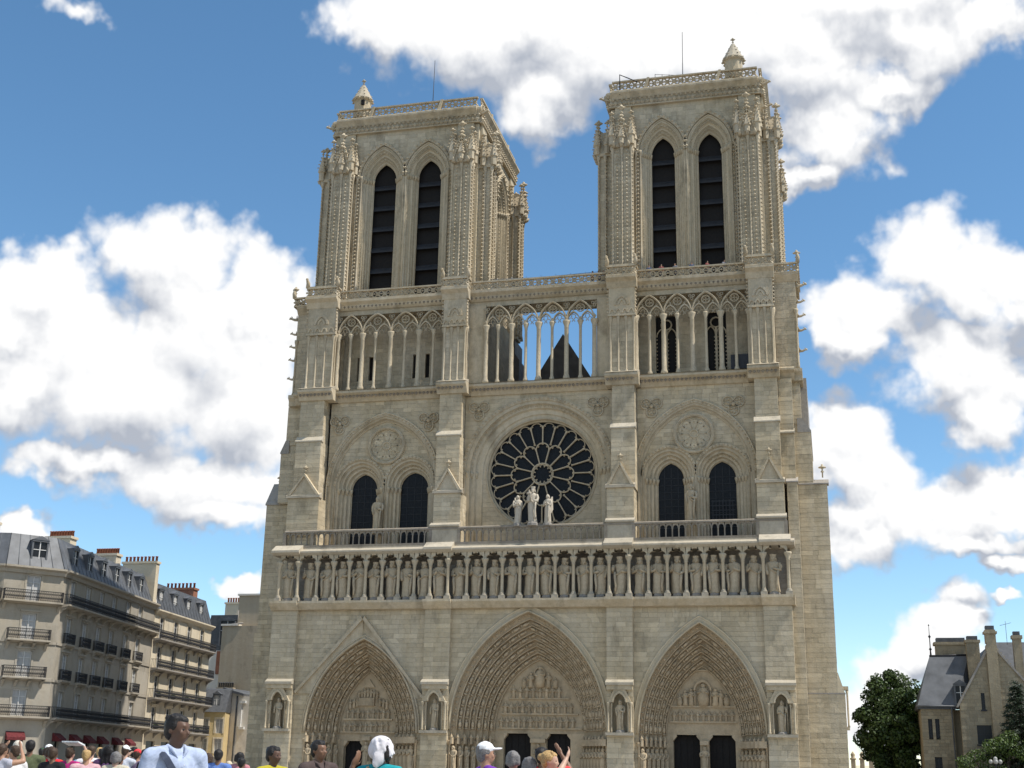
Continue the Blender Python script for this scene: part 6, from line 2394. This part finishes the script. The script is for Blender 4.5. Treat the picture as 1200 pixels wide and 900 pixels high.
for a, b, z0, z1 in ((38.55, 38.85, 7.6, 9.0), (38.0, 39.2, 4.7, 6.3)):
    k = MB(); k.box(a, b, 6.005, 6.028, z0, z1); w_ = k.build('window', 'room', gw)
    k = MB(); k.box((a+b)/2-.03, (a+b)/2+.03, 5.985, 6.004, z0, z1); k.box(a, b, 5.986, 6.003, (z0+z1)/2-.03, (z0+z1)/2+.03); k.box(a-.1, b+.1, 5.9, 6.0, z0-.14, z0-.002); k.build('window_frame', 'metal', w_)
m = MB()
m.prism([(39.3, GZ), (40.2, GZ), (40.2, 13.0), (40.05, 13.3), (39.45, 13.3), (39.3, 13.0)], 5.7, 6.6)
m.box(39.32, 40.18, 5.75, 6.65, 13.25, 14.4); m.box(39.2, 40.3, 5.6, 6.75, 14.05, 14.25)
ck = m.build('gable_chimney', 'house_stone', h1)
m = MB(); m.box(39.4, 40.1, 5.8, 6.6, 14.4, 14.75); m.build('chimney_cap', 'slate', ck)
m = MB()
m.add([(36.4, 6.2, 7.6), (39.75, 6.2, 13.2), (44.0, 6.2, 7.6), (36.4, 18, 7.6), (39.75, 18, 13.2), (44.0, 18, 7.6)], [(0, 1, 4, 3), (1, 2, 5, 4)])
m.build('gable_roof', 'slate', h1)
m = MB()
for a, b in (((36.6, 7.75), (39.5, 12.75)), ((43.75, 7.95), (40.0, 12.75))):
    dx, dz = b[0]-a[0], b[1]-a[1]; l = math.hypot(dx, dz); nx, nz = -dz/l*.16, dx/l*.16
    s = 1 if a[0] < 40 else -1
    m.prism([a, b, (b[0]+s*nx, b[1]+s*nz), (a[0]+s*nx, a[1]+s*nz)][::-s], 5.85, 6.6)
m.build('gable_coping', 'grey_stone', h1)
m = MB()
m.box(38.0, 39.1, 9.0, 10.0, 9, 13.6); m.box(37.9, 39.2, 8.9, 10.1, 13.6, 13.85)
ck = m.build('chimney', 'house_stone', h1)
m = MB(); m.box(38.1, 39.0, 9.1, 9.9, 13.85, 14.2); m.build('chimney_cap', 'slate', ck)
T1 = Side((36.35, 8.0), (1.6, -.3))
dormer(T1, h1, .75, 8.2, 1.1, 1.5, 2.0, -.2)
m = MB()                                                   # wing with tall stack at the edge
m.box(41.5, 52, 10, 20, GZ-.2, 8.6)
h2w = m.build('wall', 'house_stone', h1)
m = MB(); m.prism_x([(9.6, 8.5), (20.4, 8.5), (15, 14.2)], 40.5, 52); m.build('wing_roof', 'slate', h1)
for x in (42.3, 43.7):
    m = MB(); m.box(x-.35, x+.35, 8.7, 9.4, 8, 14.2 if x < 43 else 13.0); m.box(x-.45, x+.45, 8.6, 9.5, 13.9 if x < 43 else 12.7, 14.2 if x < 43 else 13.0)
    ck = m.build('chimney', 'house_stone', h1)
    k = MB(); k.box(x-.28, x+.28, 8.78, 9.32, 14.2 if x < 43 else 13.0, 14.55 if x < 43 else 13.3); k.build('chimney_cap', 'slate', ck)
m = MB()
m.tube([(41.6, 10, 13.5), (41.6, 10, 15.6)], .018, 4); m.tube([(41.1, 10, 15.2), (42.1, 10, 15.45)], .014, 4)
for j in range(4):
    m.tube([(41.2+.25*j, 9.7, 15.23+.06*j), (41.2+.25*j, 10.3, 15.23+.06*j)], .012, 3)
m.build('aerial', 'metal', h1)

# ---- far stone railing posts beyond the tree
fr = thing('stone_gateway', 'far brownish stone gate piers and railing seen between the cathedral and the tree', 'gate', (29, 60, GZ))
for j in range(6):
    m = MB(); x = 28.2+j*1.1
    m.box(x-.28, x+.28, 60, 60.6, GZ-.2, 4.0); m.lathe([(.4, 4.0), (.4, 4.15), (.2, 4.3), (.3, 4.6), (.06, 5.0)], (x, 60.3, 0), 8)
    m.build('pier', 'portal', fr)
m = MB()
for j in range(40):
    m.box(28+.14*j, 28.05+.14*j, 60.2, 60.28, GZ, 3.3)
m.build('iron_railing', 'brick', fr, 'stuff')

# ---- street lamp with globes, mostly behind the hedge
lp = thing('street_lamp', 'street lamp with a cluster of pale glass globes before the hedge at right', 'lamp', (38.45, -1.5, GZ))
m = MB(); m.lathe([(.22, 0), (.2, .5), (.1, .7), (.075, 2.6), (.12, 2.7), (.06, 2.8), (.05, 3.0)], (38.45, -1.5, GZ), 10)
po = m.build('post', 'metal', lp)
m = MB()
for j in range(4):
    a = j*math.pi/2
    m.tube([(38.45, -1.5, 2.9), (38.45+.25*math.cos(a), -1.5+.25*math.sin(a), 2.85), (38.45+.36*math.cos(a), -1.5+.36*math.sin(a), 3.0)], .03, 5)
m.build('arms', 'metal', lp)
MAT['globe'] = plain('milk_glass', (.34, .33, .30), .35, var=.15)
for j in range(5):
    a = j*math.pi/2
    p = (38.45+.36*math.cos(a), -1.5+.36*math.sin(a), 3.18) if j < 4 else (38.45, -1.5, 3.4)
    m = MB(); m.ell(p, (.16, .16, .18), 12, 9); m.build('globe', 'globe', lp)

# ------------------------------------------------------------------ plants
def leaf_mat(name, c):
    m_, nt, b = _mat(name)
    L = nt.links.new
    geo = nt.nodes.new('ShaderNodeNewGeometry')
    r = nt.nodes.new('ShaderNodeValToRGB')
    r.color_ramp.elements[0].color = (*[v*.5 for v in c], 1)
    r.color_ramp.elements[1].color = (min(1, c[0]*1.9), min(1, c[1]*1.6), c[2]*1.3, 1)
    L(geo.outputs['Random Per Island'], r.inputs[0])
    L(r.outputs[0], b.inputs['Base Color'])
    b.inputs['Roughness'].default_value = .55
    t = nt.nodes.new('ShaderNodeBsdfTranslucent')
    L(r.outputs[0], t.inputs['Color'])
    ms = nt.nodes.new('ShaderNodeMixShader'); ms.inputs[0].default_value = .22
    out = nt.nodes['Material Output']
    L(b.outputs[0], ms.inputs[1]); L(t.outputs[0], ms.inputs[2]); L(ms.outputs[0], out.inputs['Surface'])
    return m_


def leaves(mb, c, r, n, size, q, squash=.8, shell=.55):
    """leaf faces scattered mostly in the outer part of a clump"""
    for _ in range(n):
        d = Vector((q.gauss(0, 1), q.gauss(0, 1), q.gauss(0, 1))).normalized()
        rad = r*(shell+(1-shell)*q.random()**.6)
        p = Vector(c)+Vector((d.x*rad, d.y*rad, d.z*rad*squash))
        nrm = (d+Vector((q.gauss(0, .6), q.gauss(0, .6), q.gauss(0, .6)+.3))).normalized()
        a = nrm.orthogonal().normalized()
        a = Matrix.Rotation(q.uniform(0, 6.28), 3, nrm) @ a
        b = nrm.cross(a)
        s = size*q.uniform(.6, 1.3)
        m0 = p+a*s*.1+nrm*s*.12
        mb.add([tuple(p-a*s*.6), tuple(m0+b*s*.38), tuple(p+a*s*.6), tuple(m0-b*s*.38)], [(0, 1, 2, 3)])


def broad_tree(label, x, y, z0, top, rx, seed, col, n=60, per=190, size=.34):
    q = random.Random(seed)
    t = thing('broadleaf_tree', label, 'tree', (x, y, GZ))
    m = MB()
    h = top-GZ
    m.tube([(x, y, GZ-.1), (x+.1, y, GZ+h*.2), (x, y+.1, GZ+h*.45), (x+.1, y, GZ+h*.75)], [.38, .30, .22, .08], 9)
    clumps = []
    zc = (z0+top)/2
    hz = (top-z0)/2
    while len(clumps) < n:
        d = Vector((q.uniform(-1, 1), q.uniform(-1, 1), q.uniform(-1, 1)))
        if .35 < d.length < (1.0 if len(clumps) % 5 else 1.1):
            w = 1-.25*max(0, d.z)-.18*max(0, -d.z)**2
            clumps.append((x+d.x*rx*w*.88, y+d.y*rx*w*.88, zc+d.z*hz*.88))
    for c in clumps[::4]:
        m.tube([(x, y, GZ+h*q.uniform(.22, .5)), ((x+c[0])/2, (y+c[1])/2, (GZ+h*.35+c[2])/2+.3), c], [.13, .08, .03], 5)
    m.build('trunk', plain('bark_%d' % seed, (.07, .055, .04), .95, var=.3, scale=5, bump=.6), t)
    f = MB()
    for c in clumps:
        leaves(f, c, rx*q.uniform(.15, .34), int(per*q.uniform(.7, 1.2)), size, q, q.uniform(.55, .95), q.uniform(.3, .7))
    f.build('crown', leaf_mat('leaf_%d' % seed, col), t, 'stuff')
    return t


broad_tree('round dense dark green tree between the cathedral and the stone house', 31.45, 15, .7, 12.2, 3.5, 5, (.040, .078, .020), 150, 230, .30)
q = random.Random(9)
cf = thing('conifer_tree', 'dark conifer with drooping branches at the right edge before the stone house', 'tree', (41.2, 3.2, GZ))
m = MB(); m.tube([(41.2, 3.2, GZ-.1), (41.2, 3.2, 6), (41.2, 3.2, 9.9)], [.22, .13, .03], 8)
f = MB()
for k in range(120):
    t = (k+.5)/120
    z = 2.0+7.7*t
    ln = (1-t)**.8*2.7+.15
    a = k*2.399+q.uniform(-.2, .2)
    tip = Vector((41.2+math.cos(a)*ln, 3.2+math.sin(a)*ln, z-.25*ln+q.uniform(-.1, .15)))
    base = Vector((41.2, 3.2, z))
    m.tube([tuple(base), tuple(base.lerp(tip, .5)+Vector((0, 0, .06))), tuple(tip)], [.035, .02, .008], 4)
    for _ in range(int(50+110*(1-t))):
        s = q.random()**.7
        p = base.lerp(tip, s)+Vector((q.gauss(0, .12), q.gauss(0, .12), q.gauss(-.04, .08)))
        d = Vector((math.cos(a)+q.gauss(0, .5), math.sin(a)+q.gauss(0, .5), -.35+q.gauss(0, .3))).normalized()
        b = d.orthogonal().normalized()
        l = q.uniform(.16, .34)
        f.add([tuple(p-b*.055), tuple(p+d*l), tuple(p+b*.055)], [(0, 1, 2)])
m.build('trunk', plain('conifer_bark', (.05, .04, .03), .95, var=.3), cf)
f.build('crown', leaf_mat('needles', (.018, .036, .018)), cf, 'stuff')
sh = thing('shrub', 'wide bright green bush in front of the gabled stone house', 'bush', (38.6, 2.0, GZ))
f = MB(); m = MB()
for k in range(46):
    cx_, cz_ = q.uniform(36.0, 43.5), 0
    topz = 3.3+2.3*math.sin(max(0, min(1, (cx_-35.4)/6.5))*1.75)**.8
    c = (cx_, 2+q.uniform(-1, 1), q.uniform(.9, topz-.35))
    m.tube([(38.6+(cx_-38.6)*.5, 2, GZ), (cx_, c[1], c[2])], [.06, .02], 4)
    leaves(f, c, .75, 260, .17, q)
m.build('stems', plain('stem_bark', (.06, .05, .035), .95), sh)
f.build('foliage', leaf_mat('bush_leaf', (.055, .10, .02)), sh, 'stuff')
